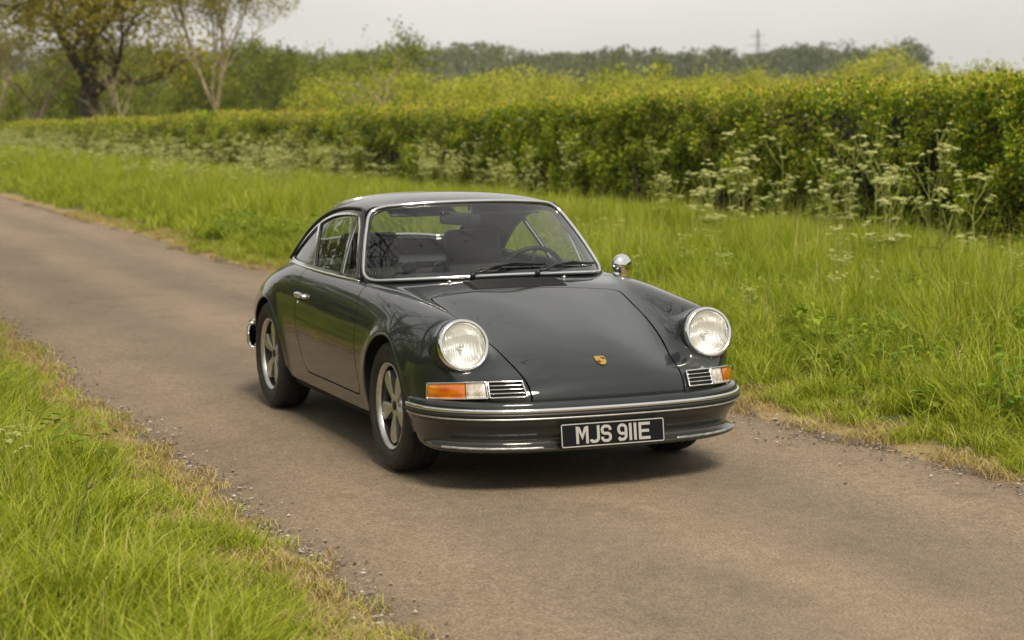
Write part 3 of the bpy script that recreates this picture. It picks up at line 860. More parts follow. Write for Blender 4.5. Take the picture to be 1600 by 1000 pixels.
lip_m = mat('lip_reflection_grey', (.34, .35, .36), .38, .55)  # bright sky reflection along the valance lip, put into a mottled grey strip
add_noise_color(lip_m, (.20, .21, .22), (.45, .46, .47), 38, .35, .65, 4, vscale=(1, 1, 3))
for a_, b_ in ((38, 88), (153, 203)):
    MB().add(along(-.0165, .2125, .0085, 10, .75, a_, b_)).build('lip_reflection_strip', lip_m, fb)

# ---- number plate
pl = empty('number_plate'); pl.parent = car
PX, PZ = .896, .265
PM = Matrix.Translation((PX, -.012, PZ)) @ Matrix.Rotation(R_(-7), 4, 'Y') @ Matrix.Scale(.97, 4) @ Matrix(((0, 0, 1, 0), (1, 0, 0, 0), (0, 1, 0, 0), (0, 0, 0, 1)))
# local plate axes: x -> car left (+y, right in the picture), y -> up, z -> forward
MB().add(prism(round_poly([(-.262,-.0575),(.262,-.0575),(.262,.0575),(-.262,.0575)], .006, 3), .006, PM)).build('plate_base', plate_black, pl, smooth=False)
def ribbon(P, w, z0=.006, t=.002, closed=False):
    P = np.array(P, float); n = len(P); L = []; Rr = []
    for i in range(n):
        if closed: a, b = P[i-1], P[(i+1) % n]
        else: a, b = P[max(0, i-1)], P[min(n-1, i+1)]
        d1 = P[i]-a; d2 = b-P[i]
        if np.linalg.norm(d1) < 1e-9: d1 = d2
        if np.linalg.norm(d2) < 1e-9: d2 = d1
        d1 = d1/np.linalg.norm(d1); d2 = d2/np.linalg.norm(d2)
        t_ = d1+d2; t_ /= np.linalg.norm(t_)+1e-9; nn = np.array([-t_[1], t_[0]])
        cs = max(.5, abs(nn@np.array([-d1[1], d1[0]])))
        L.append(P[i]+nn*w/2/cs); Rr.append(P[i]-nn*w/2/cs)
    V = []; F = []
    for i in range(n):
        V += [(*L[i], z0), (*Rr[i], z0), (*Rr[i], z0+t), (*L[i], z0+t)]
    for i in range(n if closed else n-1):
        j = (i+1) % n; a, b = i*4, j*4
        F += [(a+2, b+2, b+3, a+3), (a+3, b+3, b, a), (a+1, b+1, b+2, a+2)]
    if not closed: F += [(0, 1, 2, 3), ((n-1)*4+3, (n-1)*4+2, (n-1)*4+1, (n-1)*4)]
    return [tuple(PM @ Vector(v)) for v in V], F
MB().add(ribbon(round_poly([(-.256,-.0515),(.256,-.0515),(.256,.0515),(-.256,.0515)], .008, 4), .0048, t=.0012, closed=True)).build('plate_border', plate_silver, pl, smooth=False)
def arc(cx, cy, rx, ry, a0, a1, n=8): return [(cx+rx*math.cos(R_(a)), cy+ry*math.sin(R_(a))) for a in np.linspace(a0, a1, n)]
HW, SW_ = .0395-.0065, .0132     # half height of stroke centre, stroke width
def letter(ch, x0, x1):
    w = SW_; l, r = x0+w/2, x1-w/2; c_ = (l+r)/2; h = HW; q = min(.017, (r-l)/2)
    if ch == 'M': return [[(l, -h-w/2), (l, h+w/2)], [(r, -h-w/2), (r, h+w/2)], [(l+w*.52, h+w*.15), (c_, -.010), (r-w*.52, h+w*.15)]]
    if ch == 'J': return [[(r, h+w/2)]+[(r, -h+q)]+arc(r-q, -h+q, q, q, 0, -90)[1:]+[(l+q*.6, -h)]+arc(l+q*.6, -h+q*.6, q*.6, q*.6, -90, -180, 5)[1:]]
    if ch == 'S':
        q = h*.475
        return [[(r, h*.45)]+arc(r-q, h-q, q, q, 0, 90, 6)[1:]+arc(l+q, h-q, q, q, 90, 180, 6)+arc(l+q, q*.98, q, q, 180, 270, 6)[1:]+arc(r-q, -q*.98, q, q, 90, 0, 6)+arc(r-q, -h+q, q, q, 0, -90, 6)+arc(l+q, -h+q, q, q, -90, -180, 6)+[(l, -h*.45)]]
    if ch == '9':
        y = -.006
        return [[(r-w*.52, y)]+[(l+q, y)]+arc(l+q, y+q, q, q, 270, 180, 6)[1:]+arc(l+q, h-q, q, q, 180, 90, 6)+arc(r-q, h-q, q, q, 90, 0, 6)+[(r, -h+q)]+arc(r-q, -h+q, q, q, 0, -90, 6)[1:]+[(l+.006, -h)]+[(l, -h+.010)]]
    if ch == '1': return [[((x0+x1)/2, h+w/2), ((x0+x1)/2, -h-w/2)]]
    if ch == 'E': return [[(r+w/2, h), (l, h), (l, -h), (r+w/2, -h)], [(l+w*.52, 0), (r+w*.1, 0)]]
for ch, a, b in (('M', .074, .136), ('J', .142, .192), ('S', .198, .252), ('9', .281, .331), ('1', .340, .354), ('1', .364, .378), ('E', .389, .447)):
    m = MB()
    for q_, s in enumerate(letter(ch, a-.26, b-.26)): m.add(ribbon(s, SW_, t=.002-.0004*q_))
    m.build('character', plate_silver, pl, smooth=False)

# ---- bonnet crest
q, n = on_top(.742, 0)
e_y = np.array([0, 1., 0]); n = n/np.linalg.norm(n); e_u = np.cross(n, e_y); e_u = e_u if e_u[2] > 0 else -e_u
BMx = Matrix(((e_y[0], e_u[0], n[0], q[0]+n[0]*.001), (e_y[1], e_u[1], n[1], q[1]), (e_y[2], e_u[2], n[2], q[2]+n[2]*.001), (0, 0, 0, 1)))
bd = empty('bonnet_crest'); bd.parent = car
def shield(w, h, k=12):
    R = [(w*.46, h*.5), (w*.5, h*.40), (w*.49, h*.1)]+[(w*.49*math.cos(R_(a)), h*.1-h*.6*math.sin(R_(a))) for a in np.linspace(8, 90, k)]
    T = [(0, h*.53)]
    return [(x, y) for x, y in ([(-x, y) for x, y in R[::-1]][1:]+T+R)][::-1]
MB().add(prism(shield(.050, .064), .004, BMx)).build('crest_base', gold_m, bd, smooth=False)
m = MB()
for sx, sy in ((.0125, .014), (-.0125, -.010)):
    for dy in (-.0055, .0005, .0065):
        w = .017 if dy > -.005 or sx > 0 else .012
        m.add(prism([(sx-w/2, sy+dy-.0018), (sx+w/2, sy+dy-.0018), (sx+w/2, sy+dy+.0018), (sx-w/2, sy+dy+.0018)], .0050, BMx))
m.build('crest_stripes', badge_dark, bd, smooth=False)
MB().add(prism(shield(.019, .023), .0064, BMx)).build('crest_centre', gold_m, bd, smooth=False)

# ---- wipers, washer jets, scuttle vent
def on_ws(y, v):
    """point on the windscreen at height fraction v"""
    i = int(round(v*30)); row = WG[i]; 
    return np.array([np.interp(y, row[:, 1], row[:, k]) for k in range(3)])
for y0, y1, v1 in ((-.176, .245, .085), (.176, .60, .075)):
    w = empty('wiper'); w.parent = car
    p0 = np.array([-.452, y0, .872]); 
    nrm = np.array([.55, 0, .83])
    b0 = on_ws(y0+.06, .05)+nrm*.018; b1 = on_ws(y1, v1+.035)+nrm*.016
    B = [on_ws(y, .045+(v1-.03)*s+.02*math.sin(math.pi*s))+nrm*.015 for s, y in zip(np.linspace(0, 1, 14), np.linspace(y0+.02, y1, 14))]
    MB().add(tube(B, .0045, 6, flat=1.8, upv=(.55, 0, .83))).build('blade', rubber, w)
    m = MB(); mid_ = B[7]+nrm*.012
    m.add(tube([p0+nrm*.016, p0+nrm*.026+np.array([0, .05, .004]), (p0+mid_)/2+nrm*.022, mid_], [.0085, .008, .006, .0045], 8))
    m.add(tube([B[3]+nrm*.004, mid_+nrm*.002, B[11]+nrm*.004], [.0035, .005, .0035], 6))
    m.build('arm', trim_black, w)
    m = MB(); m.add(tube([p0-nrm*.01, p0+nrm*.010, p0+nrm*.024], [.016, .014, .010], 12)); m.build('pivot', trim_black, w)
for y in (-.31, .31):
    q, n = on_top(-.42, y); m = MB(); m.add(tube([q-n*.002, q+n*.008, q+n*.013], [.010, .009, .004], 10)); m.build('washer_jet', chrome, car)
V = []; F = []
ys = np.linspace(-.252, .252, 25); xs = np.linspace(-.385, -.218, 8)  # vent sheet drawn forward so its black also paints the recess shadow
vt = MB()
for i, x in enumerate(xs):
    for y in ys:
        q, n = on_top(x-.10*(y/.6)**2, y); V.append(q+n*(.0015))
for i in range(7):
    for j in range(24): F.append((i*25+j, i*25+j+1, (i+1)*25+j+1, (i+1)*25+j))
vt.add((V, F)); vt_o = vt.build('scuttle_vent', dark, car)
for k in range(8):
    P = [on_top(-.378+.0205*k-.10*(y/.6)**2, y) for y in np.linspace(-.25, .25, 14)]
    MB().add(tube([q+n*.003 for q, n in P],   .0020, 5)).build('vent_slat', rubber, vt_o)
# ---- door mirror on the far door
dm = empty('door_mirror'); dm.parent = car
q, n = on_side(-.66, .815, 1)
base = np.array([-.685, .722, .824])
MB().add(tube([base-[0, 0, .012], base+[0, .004, .01], base+[.004, .022, .035], base+[.006, .03, .045]], [.024, .020, .014, .013], 14)).build('mirror_foot', chrome, dm)
M_ = Matrix.Translation(tuple(base+np.array([.002, .034, .058]))) @ Matrix.Rotation(R_(12), 4, 'Z')
m = MB(); prof_m = [(.0005, .040), (.022, .036), (.040, .024), (.049, .006), (.0515, -.012), (.050, -.018)]
V, F = lathe(prof_m, 32, 'x'); V = [(x*.85, y*1.15, z*1.12) for x, y, z in V]
m.add((V, F), M_); m.build('mirror_shell', chrome, dm)
m = MB(); m.add(lathe([(.0005, -.016), (.048, -.015)], 32, 'x'), M_); m.build('mirror_glass', mirror_m, dm)

# ---- wheels
def tyre_mesh():
    Rr, hw = .312, .098
    prof_t = [(.205,-.070),(.213,-.083),(.228,-.093),(.236,-.0955),(.2365,-.0972),(.240,-.0977),(.241,-.0965),(.252,-.0985),(.270,-.0980),(.271,-.0995),(.2745,-.0992),(.2755,-.0972),(.290,-.091),(.301,-.081),(.3075,-.068),(.3105,-.052),(.3045,-.0495),(.3045,-.0455),(.3115,-.043),(.312,-.020),(.3055,-.0175),(.3055,-.0135),(.312,-.011)]
    pr = prof_t+[(r, -h) for r, h in prof_t[::-1]]
    seg = 180; V = []; F = []; k = len(pr)
    for i in range(seg):
        for j, (r, h) in enumerate(pr):
            a = 2*math.pi*(i/seg)+ (abs(h)*1.1 if abs(h) < .07 else 0)
            rr = r
            if r > .3065 and (i % 3 == 0) and (abs(h) > .03): rr = r-.005
            V.append((rr*math.cos(a), h, rr*math.sin(a)))
    for i in range(seg):
        i2 = (i+1) % seg
        for j in range(k-1): F.append((i*k+j, i2*k+j, i2*k+j+1, i*k+j+1))
    return mesh_from('tyre', V, F, tyre_m, True)
TY = tyre_mesh(); TY.set_sharp_from_angle(angle=R_(38))
# outer side of the wheel is -y in its own frame
rim_m = mesh_from('rim', *lathe([(.196,-.060),(.204,-.074),(.2085,-.083),(.2075,-.087),(.2035,-.0865),(.198,-.081),(.192,-.074),(.190,-.066)], 96, 'y'), satin, True)
bar_m = mesh_from('barrel', *lathe([(.1902,-.066),(.187,-.056),(.182,-.040),(.174,.0),(.173,.06),(.19,.075)], 72, 'y'), barrel_m, True)
bk_m = mesh_from('brake_disc', *lathe([(.0,-.006),(.06,-.006),(.07,.002),(.135,.002),(.135,.02)], 48, 'y'), mat('brake_iron', (.05, .048, .046), .5, .8), True)
def spoke_mesh():
    # petal: narrow at the hub, widest near its tip, ridge along the middle
    st = [(.030, .0215, -.0600, .010), (.055, .0185, -.0640, .012), (.080, .0260, -.0665, .020), (.105, .0335, -.0680, .022), (.130, .0405, -.0685, .022), (.152, .0445, -.0680, .021), (.168, .0390, -.0670, .020), (.177, .0220, -.0660, .018), (.1800, .0080, -.0655, .016)]
    V = []; F = []
    for r, w, y, d in st:
        e = .0062
        V += [(r, y+d+.012, -w), (r, y+.0035, -w), (r, y-.0005, -w+e*.8), (r, y+.0028, -w*.30), (r, y+.0036, 0), (r, y+.0028, w*.30), (r, y-.0005, w-e*.8), (r, y+.0035, w), (r, y+d+.012, w)]
    for i in range(len(st)-1):
        for j in range(8): F.append((i*9+j, (i+1)*9+j, (i+1)*9+j+1, i*9+j+1))
    F.append(tuple(range((len(st)-1)*9, len(st)*9)))
    me = mesh_from('spoke', V, F, satin, True); me.set_sharp_from_angle(angle=R_(30)); return me
SP = spoke_mesh()
hub_m = mesh_from('hub', *lathe([(.0005,-.0585),(.028,-.0585),(.036,-.0575),(.052,-.0535),(.064,-.046),(.066,-.03),(.060,.0)], 48, 'y'), satin, True)
cap_m = mesh_from('hub_cap', *lathe([(.0005,-.0665),(.018,-.0655),(.0225,-.0625),(.023,-.056)], 32, 'y'), barrel_m, True)
nut_m = mesh_from('lug_nut', *lathe([(.0005,-.060),(.007,-.060),(.0085,-.057),(.0085,-.045)], 6, 'y'), satin, False)
def wheel(x, sgn, ang, steer=0.0):
    w = empty('wheel', (x, sgn*.684, WZ)); w.parent = car
    w.rotation_euler = (0, R_(ang), (math.pi if sgn > 0 else 0)+R_(steer))
    w.rotation_mode = 'XYZ'
    obj('tyre', TY, w); obj('rim', rim_m, w); obj('barrel', bar_m, w); obj('brake_disc', bk_m, w); obj('hub', hub_m, w); obj('hub_cap', cap_m, w)
    for k in range(5):
        obj('spoke', SP, w, rot=(0, R_(72*k), 0))
        a = R_(72*k+36); obj('lug_nut', nut_m, w, loc=(.046*math.cos(a), 0, .046*math.sin(a)))
    return w
wheel(0, -1, 20); wheel(0, 1, 50); wheel(-2.268, -1, -12); wheel(-2.268, 1, 10)

# ---- tail: bumper, lamps, exhaust
rb = empty('rear_bumper'); rb.parent = car
rh = curve([(-3.215,0,0),(-3.21,.2,0),(-3.185,.40,0),(-3.12,.55,0),(-2.99,.675,0),(-2.84,.745,0),(-2.68,.785,0)], 10, mirror0=True)[:, :2]
rpath = resample(np.concatenate([(rh*[1, -1])[:0:-1], rh]), 121)
def rsweep(prof_):
    return sweep(rpath, prof_)
p_ = Patch.grid(rsweep(smooth_prof([(-.05,.445),(-.015,.442),(0,.42),(.003,.38),(-.002,.335),(-.02,.31)], 4)))
obj('bumper_bar', mesh_from('bumper_bar', p_.V, p_.F, paint, True), rb)
S = rsweep([(.006, .385)])[0]; MB().add(tube(S, .009, 10, upv=(0, 0, 1))).build('chrome_strip', chrome, rb)
for sgn in (-1, 1):
    P = [(-2.70, sgn*.785, .385), (-2.66, sgn*.795, .385), (-2.655, sgn*.78, .385)]
    m = MB(); G = rsweep(smooth_prof([(-.03,.452),(.0,.450),(.012,.42),(.014,.38),(.012,.34),(0,.315),(-.03,.312)], 4))
    G = G[:, :16] if sgn < 0 else G[:, -16:]
    pp = Patch.grid(G); m.add((pp.solid(.004).V, pp.solid(.004).F)); m.build('bumper_corner', chrome, rb)
    t = empty('tail_lamp'); t.parent = car
    V = []; F = []
    for i in range(13):
        y = .36+.25*i/12; x = np.interp(y, rh[:, 1], rh[:, 0])+.045
        for z in (.465, .49, .525, .54): V.append((x-(.018 if .47 < z < .53 else 0), sgn*y, z))
    for i in range(12):
        for j in range(3): F.append((i*4+j, (i+1)*4+j, (i+1)*4+j+1, i*4+j+1))
    MB().add((V, F)).build('tail_lens', mat('red_lens', (.5, .01, .01), .15), t)
MB().add(tube([(-2.9, -.42, .26), (-3.1, -.42, .255), (-3.24, -.42, .25)], .03, 16, cap=False)).build('exhaust_pipe', chrome, car)
# ================================================================== GROUND
def vnoise(x, y, seed=0):
    """smooth value noise on arrays, about 0..1"""
    x = np.asarray(x, float); y = np.asarray(y, float)
    xi = np.floor(x).astype(np.int64); yi = np.floor(y).astype(np.int64)
    xf = x-xi; yf = y-yi
    def h(a, b):
        n = (a*374761393+b*668265263+seed*974711) & 0x7fffffff
        n = ((n ^ (n >> 13))*1274126177) & 0x7fffffff
        return ((n ^ (n >> 16)) & 0xffff)/65535.0
    u = xf*xf*(3-2*xf); v = yf*yf*(3-2*yf)
    return (h(xi, yi)*(1-u)+h(xi+1, yi)*u)*(1-v)+(h(xi, yi+1)*(1-u)+h(xi+1, yi+1)*u)*v
def fnoise(x, y, seed=0, oct=3):
    s = 0; a = .5; t = 0
    for k in range(oct):
        s = s+a*vnoise(np.asarray(x)*2**k+k*17.3, np.asarray(y)*2**k-k*9.1, seed+k); t += a; a *= .5
    return s/t
def edge_l(x): return -1.66-.09*(fnoise(np.asarray(x)*.55, 0*np.asarray(x)+3, 5)-.5)*2-.05*(vnoise(np.asarray(x)*4, 0*np.asarray(x), 8)-.5)*2
def edge_r(x): return 1.62+.20*(fnoise(np.asarray(x)*.5, 0*np.asarray(x)+7, 6)-.5)*2+.07*(vnoise(np.asarray(x)*4, 0*np.asarray(x), 9)-.5)*2
def ground_z(x, y):
    """height of the soil"""
    x = np.asarray(x, float); y = np.asarray(y, float)
    d = np.where(y > 0, y-1.62, -y-1.66)
    b = np.clip(d/1.0, 0, 1); b = b*b*(3-2*b)
    z = .004+.085*b-.05*np.clip((d-2.5)/4, 0, 1)+b*.05*(fnoise(x*.8, y*.8, 3)-.5)*2
    return np.where(d < 0, .004+.02*d, z)
def sheet(xs, ys, zf):
    X, Y = np.meshgrid(xs, ys, indexing='ij'); Z = zf(X, Y)
    return np.stack([X, Y, Z], -1)
def grid_mesh(name, G, m):
    a, b = G.shape[:2]; idx = np.arange(a*b).reshape(a, b)
    q = np.stack([idx[:-1, :-1], idx[1:, :-1], idx[1:, 1:], idx[:-1, 1:]], -1).reshape(-1, 4)
    me = bpy.data.meshes.new(name); me.vertices.add(a*b); me.vertices.foreach_set('co', G.reshape(-1).astype(np.float32))
    me.loops.add(len(q)*4); me.loops.foreach_set('vertex_index', q.reshape(-1).astype(np.int32))
    me.polygons.add(len(q)); me.polygons.foreach_set('loop_start', (np.arange(len(q))*4).astype(np.int32)); me.polygons.foreach_set('loop_total', np.full(len(q), 4, np.int32))
    me.polygons.foreach_set('use_smooth', np.ones(len(q), bool)); me.materials.append(m); me.update(calc_edges=True); me.validate()
    return me

# asphalt: chip-seal lane, paler wheel tracks, stains
asphalt = mat('worn_asphalt', (.1, .09, .075), .88)
n, l, b = nodes(asphalt)
tc = n.new('ShaderNodeTexCoord'); P_ = tc.outputs['Object']
def nz(scale, detail=4, rough=.55, vs=None):
    o = n.new('ShaderNodeTexNoise'); o.inputs['Scale'].default_value = scale; o.inputs['Detail'].default_value = detail; o.inputs['Roughness'].default_value = rough
    if vs:
        mp = n.new('ShaderNodeMapping'); mp.inputs['Scale'].default_value = vs; l.new(P_, mp.inputs['Vector']); l.new(mp.outputs[0], o.inputs['Vector'])
    else: l.new(P_, o.inputs['Vector'])
    return o.outputs['Fac']
def ramp(src, stops):
    r = n.new('ShaderNodeValToRGB'); e = r.color_ramp.elements
    while len(e) < len(stops): e.new(.5)
    for k, (p, c) in enumerate(stops): e[k].position = p; e[k].color = (*c, 1) if len(c) == 3 else c
    l.new(src, r.inputs[0]); return r.outputs[0]
def mixc(fac, a, b_, mode='MIX'):
    m_ = n.new('ShaderNodeMixRGB'); m_.blend_type = mode
    if isinstance(fac, (int, float)): m_.inputs[0].default_value = fac
    else: l.new(fac, m_.inputs[0])
    for s_, v in ((1, a), (2, b_)):
        if isinstance(v, tuple): m_.inputs[s_].default_value = (*v, 1)
        else: l.new(v, m_.inputs[s_])
    return m_.outputs[0]
base = ramp(nz(.9, 5, .6, (.35, 1.0, 1)), [(.32, (.192, .150, .105)), (.68, (.258, .201, .141))])
fine = ramp(nz(95, 3, .6), [(.30, (.42, .42, .43)), (.52, (1, 1, 1)), (.72, (1.5, 1.47, 1.41))])
col = mixc(.85, base, fine, 'MULTIPLY')
vor = n.new('ShaderNodeTexVoronoi'); vor.inputs['Scale'].default_value = 130; l.new(P_, vor.inputs['Vector'])
chip = ramp(vor.outputs['Color'], [(.0, (.72, .72, .74)), (1.0, (1.22, 1.20, 1.15))])
col = mixc(.6, col, chip, 'MULTIPLY')
# wheel tracks: smoother, slightly darker/greyer bands along the lane
sx = n.new('ShaderNodeSeparateXYZ'); l.new(P_, sx.inputs[0])
ab = n.new('ShaderNodeMath'); ab.operation = 'ABSOLUTE'; l.new(sx.outputs['Y'], ab.inputs[0])
wob = n.new('ShaderNodeMath'); wob.operation = 'MULTIPLY_ADD'; l.new(nz(.6, 3), wob.inputs[0]); wob.inputs[1].default_value = .5; l.new(ab.outputs[0], wob.inputs[2])
trk = ramp(wob.outputs[0], [(.35, (1.05, 1.03, 1.0)), (.72, (.80, .81, .83)), (1.02, (.78, .79, .81)), (1.40, (1.04, 1.02, .99)), (1.75, (.92, .90, .87))])
# colour ramp positions only span 0..1, so scale the coordinate
trk_in = n.new('ShaderNodeMath'); trk_in.operation = 'MULTIPLY'; trk_in.inputs[1].default_value = .5; l.new(wob.outputs[0], trk_in.inputs[0])
trk = ramp(trk_in.outputs[0], [(.18, (1.12, 1.09, 1.05)), (.36, (.76, .77, .79)), (.51, (.74, .75, .77)), (.70, (1.08, 1.05, 1.01)), (.95, (.86, .82, .77))])
col = mixc(.65, col, trk, 'MULTIPLY')
mott = ramp(nz(16, 4, .65), [(.30, (.78, .78, .78)), (.70, (1.18, 1.17, 1.15))])
col = mixc(.8, col, mott, 'MULTIPLY')
stain = ramp(nz(2.3, 6, .65), [(.50, (1, 1, 1)), (.68, (.58, .58, .58))])
col = mixc(.40, col, stain, 'MULTIPLY')
scr = ramp(nz(3.2, 2, .5, (1.2, 26, 1)), [(.70, (0, 0, 0)), (.72, (1, 1, 1))])
scm = n.new('ShaderNodeMath'); scm.operation = 'MULTIPLY'; l.new(scr, scm.inputs[0]); l.new(ramp(nz(.8, 1), [(.55, (0, 0, 0)), (.62, (1, 1, 1))]), scm.inputs[1])
scm2 = n.new('ShaderNodeMath'); scm2.operation = 'MULTIPLY'; scm2.inputs[1].default_value = .55; l.new(scm.outputs[0], scm2.inputs[0])
col = mixc(scm2.outputs[0], col, (.42, .40, .37))
l.new(col, b.inputs['Base Color'])
bp = n.new('ShaderNodeBump'); bp.inputs['Strength'].default_value = .55; bp.inputs['Distance'].default_value = .006
bh = n.new('ShaderNodeMath'); bh.operation = 'ADD'; l.new(vor.outputs['Distance'], bh.inputs[0]); l.new(nz(60, 3), bh.inputs[1])
l.new(bh.outputs[0], bp.inputs['Height']); l.new(bp.outputs[0], b.inputs['Normal'])

xs = np.concatenate([np.arange(-160, -20, 1.0), np.arange(-20, 12.01, .2), np.arange(13, 45, 1.0)])
ys = np.linspace(-2.1, 2.1, 43)
road = tag(obj('road', grid_mesh('road', sheet(xs, ys, lambda X, Y: -.012*Y**2*.3+.003*(fnoise(X*.7, Y*1.5, 21)-.5)), asphalt)), kind='structure')

# verge soil: gravelly at the edge, straw litter, dark green floor below the grass
soil = mat('verge_soil', (.08, .07, .03), .95)
n, l, b = nodes(soil); tc = n.new('ShaderNodeTexCoord'); P_ = tc.outputs['Object']
sx = n.new('ShaderNodeSeparateXYZ'); l.new(P_, sx.inputs[0])
ab = n.new('ShaderNodeMath'); ab.operation = 'ABSOLUTE'; l.new(sx.outputs['Y'], ab.inputs[0])
dd = n.new('ShaderNodeMath'); dd.operation = 'MULTIPLY_ADD'; l.new(nz(2.2, 5, .6), dd.inputs[0]); dd.inputs[1].default_value = .55; l.new(ab.outputs[0], dd.inputs[2])
mr = n.new('ShaderNodeMapRange'); mr.inputs[1].default_value = 1.75; mr.inputs[2].default_value = 3.0; l.new(dd.outputs[0], mr.inputs[0])
zone = ramp(mr.outputs[0], [(0.0, (.105, .082, .058)), (.14, (.135, .100, .062)), (.20, (.30, .215, .095)), (.32, (.24, .19, .07)), (.46, (.075, .085, .020)), (1.0, (.050, .065, .014))])
sp = ramp(nz(70, 4, .7), [(.3, (.45, .43, .42)), (.55, (1, 1, 1)), (.75, (1.5, 1.45, 1.35))])
l.new(mixc(.9, zone, sp, 'MULTIPLY'), b.inputs['Base Color'])
bp = n.new('ShaderNodeBump'); bp.inputs['Strength'].default_value = .8; bp.inputs['Distance'].default_value = .015
l.new(nz(45, 5, .65), bp.inputs['Height']); l.new(bp.outputs[0], b.inputs['Normal'])
def verge(sgn):
    x_ = np.concatenate([np.arange(-160, -25, 1.0), np.arange(-25, 12.01, .12), np.arange(13, 45, 1.0)])
    t = np.concatenate([np.linspace(0, .25, 14), np.linspace(.3, 1, 16)])
    X = np.repeat(x_[:, None], len(t), 1); e = (edge_r if sgn > 0 else edge_l)(x_)[:, None]
    Y = e+sgn*(t[None, :]**1.3)*(10.8 if sgn > 0 else 10.0)
    d = np.abs(Y-e)
    Z = ground_z(X, Y)+.010*(1-np.exp(-d/.05))-.006
    Z = np.where(d < .005, -.02, Z)
    G = np.stack([X, Y, Z], -1)
    if sgn < 0: G = G[:, ::-1]
    return G
tag(obj('verge_right', grid_mesh('verge_right', verge(1), soil)), kind='structure')
tag(obj('verge_left', grid_mesh('verge_left', verge(-1), soil)), kind='structure')
# fields to the horizon
field_m = mat('rough_field', (.09, .12, .03), .95)
add_noise_color(field_m, (.075, .085, .022), (.13, .15, .045), .06, .35, .65, 6)
def fz(X, Y):
    r = np.hypot(X, Y)
    return -.06+.012*np.clip(r-300, 0, None)*(np.clip((r-300)/500, 0, 1))
rr = np.concatenate([np.linspace(0, 200, 12), np.linspace(260, 3500, 28)]); aa = np.linspace(0, 2*math.pi, 73)
Rg, Ag = np.meshgrid(rr, aa, indexing='ij'); X, Y = Rg*np.cos(Ag), Rg*np.sin(Ag)
tag(obj('ground', grid_mesh('ground', np.stack([X, Y, fz(X, Y)], -1), field_m)), kind='structure')

# ------------------------------------------------------------------ scatter with geometry nodes (uncountable stuff only)
def tri_mesh(name, V, F, mats, matidx=None, attrs=None, smooth=True):
    """F: (n,3) or (n,4) int array"""
    V = np.asarray(V, np.float32); F = np.asarray(F, np.int32); k = F.shape[1]
    me = bpy.data.meshes.new(name); me.vertices.add(len(V)); me.vertices.foreach_set('co', V.reshape(-1))
    me.loops.add(F.size); me.loops.foreach_set('vertex_index', F.reshape(-1))
    me.polygons.add(len(F)); me.polygons.foreach_set('loop_start', (np.arange(len(F))*k).astype(np.int32)); me.polygons.foreach_set('loop_total', np.full(len(F), k, np.int32))
    for m_ in mats: me.materials.append(m_)
    if matidx is not None: me.polygons.foreach_set('material_index', np.asarray(matidx, np.int32))
    me.polygons.foreach_set('use_smooth', np.full(len(F), smooth))
    me.update(calc_edges=True)
    for nm, val in (attrs or {}).items():
        a = me.attributes.new(nm, 'FLOAT', 'POINT'); a.data.foreach_set('value', np.asarray(val, np.float32))
    return me
def scatter(name, pts, rot, scl, idx, variants, parent=None):
    me = bpy.data.meshes.new(name); me.vertices.add(len(pts)); me.vertices.foreach_set('co', np.asarray(pts, np.float32).reshape(-1)); me.update()
    a = me.attributes.new('rot', 'FLOAT_VECTOR', 'POINT'); a.data.foreach_set('vector', np.asarray(rot, np.float32).reshape(-1))
    a = me.attributes.new('scl', 'FLOAT_VECTOR', 'POINT'); a.data.foreach_set('vector', np.asarray(scl, np.float32).reshape(-1))
    a = me.attributes.new('idx', 'INT', 'POINT'); a.data.foreach_set('value', np.asarray(idx, np.int32))
    c = bpy.data.collections.new(name+'_kinds')
    for k, v in enumerate(variants):
        o = bpy.data.objects.new('%s_kind_%02d' % (name, k), v); c.objects.link(o)
    ng = bpy.data.node_groups.new(name+'_scatter', 'GeometryNodeTree')
    ng.interface.new_socket('Geometry', in_out='INPUT', socket_type='NodeSocketGeometry')
    ng.interface.new_socket('Geometry', in_out='OUTPUT', socket_type='NodeSocketGeometry')
    N, L = ng.nodes, ng.links
    gi, go = N.new('NodeGroupInput'), N.new('NodeGroupOutput')
    m2p = N.new('GeometryNodeMeshToPoints'); ci = N.new('GeometryNodeCollectionInfo'); ci.inputs['Collection'].default_value = c
    ci.inputs['Separate Children'].default_value = True; ci.inputs['Reset Children'].default_value = True
    ip = N.new('GeometryNodeInstanceOnPoints'); ip.inputs['Pick Instance'].default_value = True
    def attr(nm, t):
        q = N.new('GeometryNodeInputNamedAttribute'); q.data_type = t; q.inputs['Name'].default_value = nm
        return next(s for s in q.outputs if s.enabled and s.name == 'Attribute')
    e2r = N.new('FunctionNodeEulerToRotation')
    L.new(gi.outputs[0], m2p.inputs['Mesh']); L.new(m2p.outputs[0], ip.inputs['Points']); L.new(ci.outputs[0], ip.inputs['Instance'])
    L.new(attr('idx', 'INT'), ip.inputs['Instance Index']); L.new(attr('rot', 'FLOAT_VECTOR'), e2r.inputs[0]); L.new(e2r.outputs[0], ip.inputs['Rotation'])
    L.new(attr('scl', 'FLOAT_VECTOR'), ip.inputs['Scale']); L.new(ip.outputs[0], go.inputs[0])
    o = obj(name, me, parent); md = o.modifiers.new('scatter', 'NODES'); md.node_group = ng
    return o
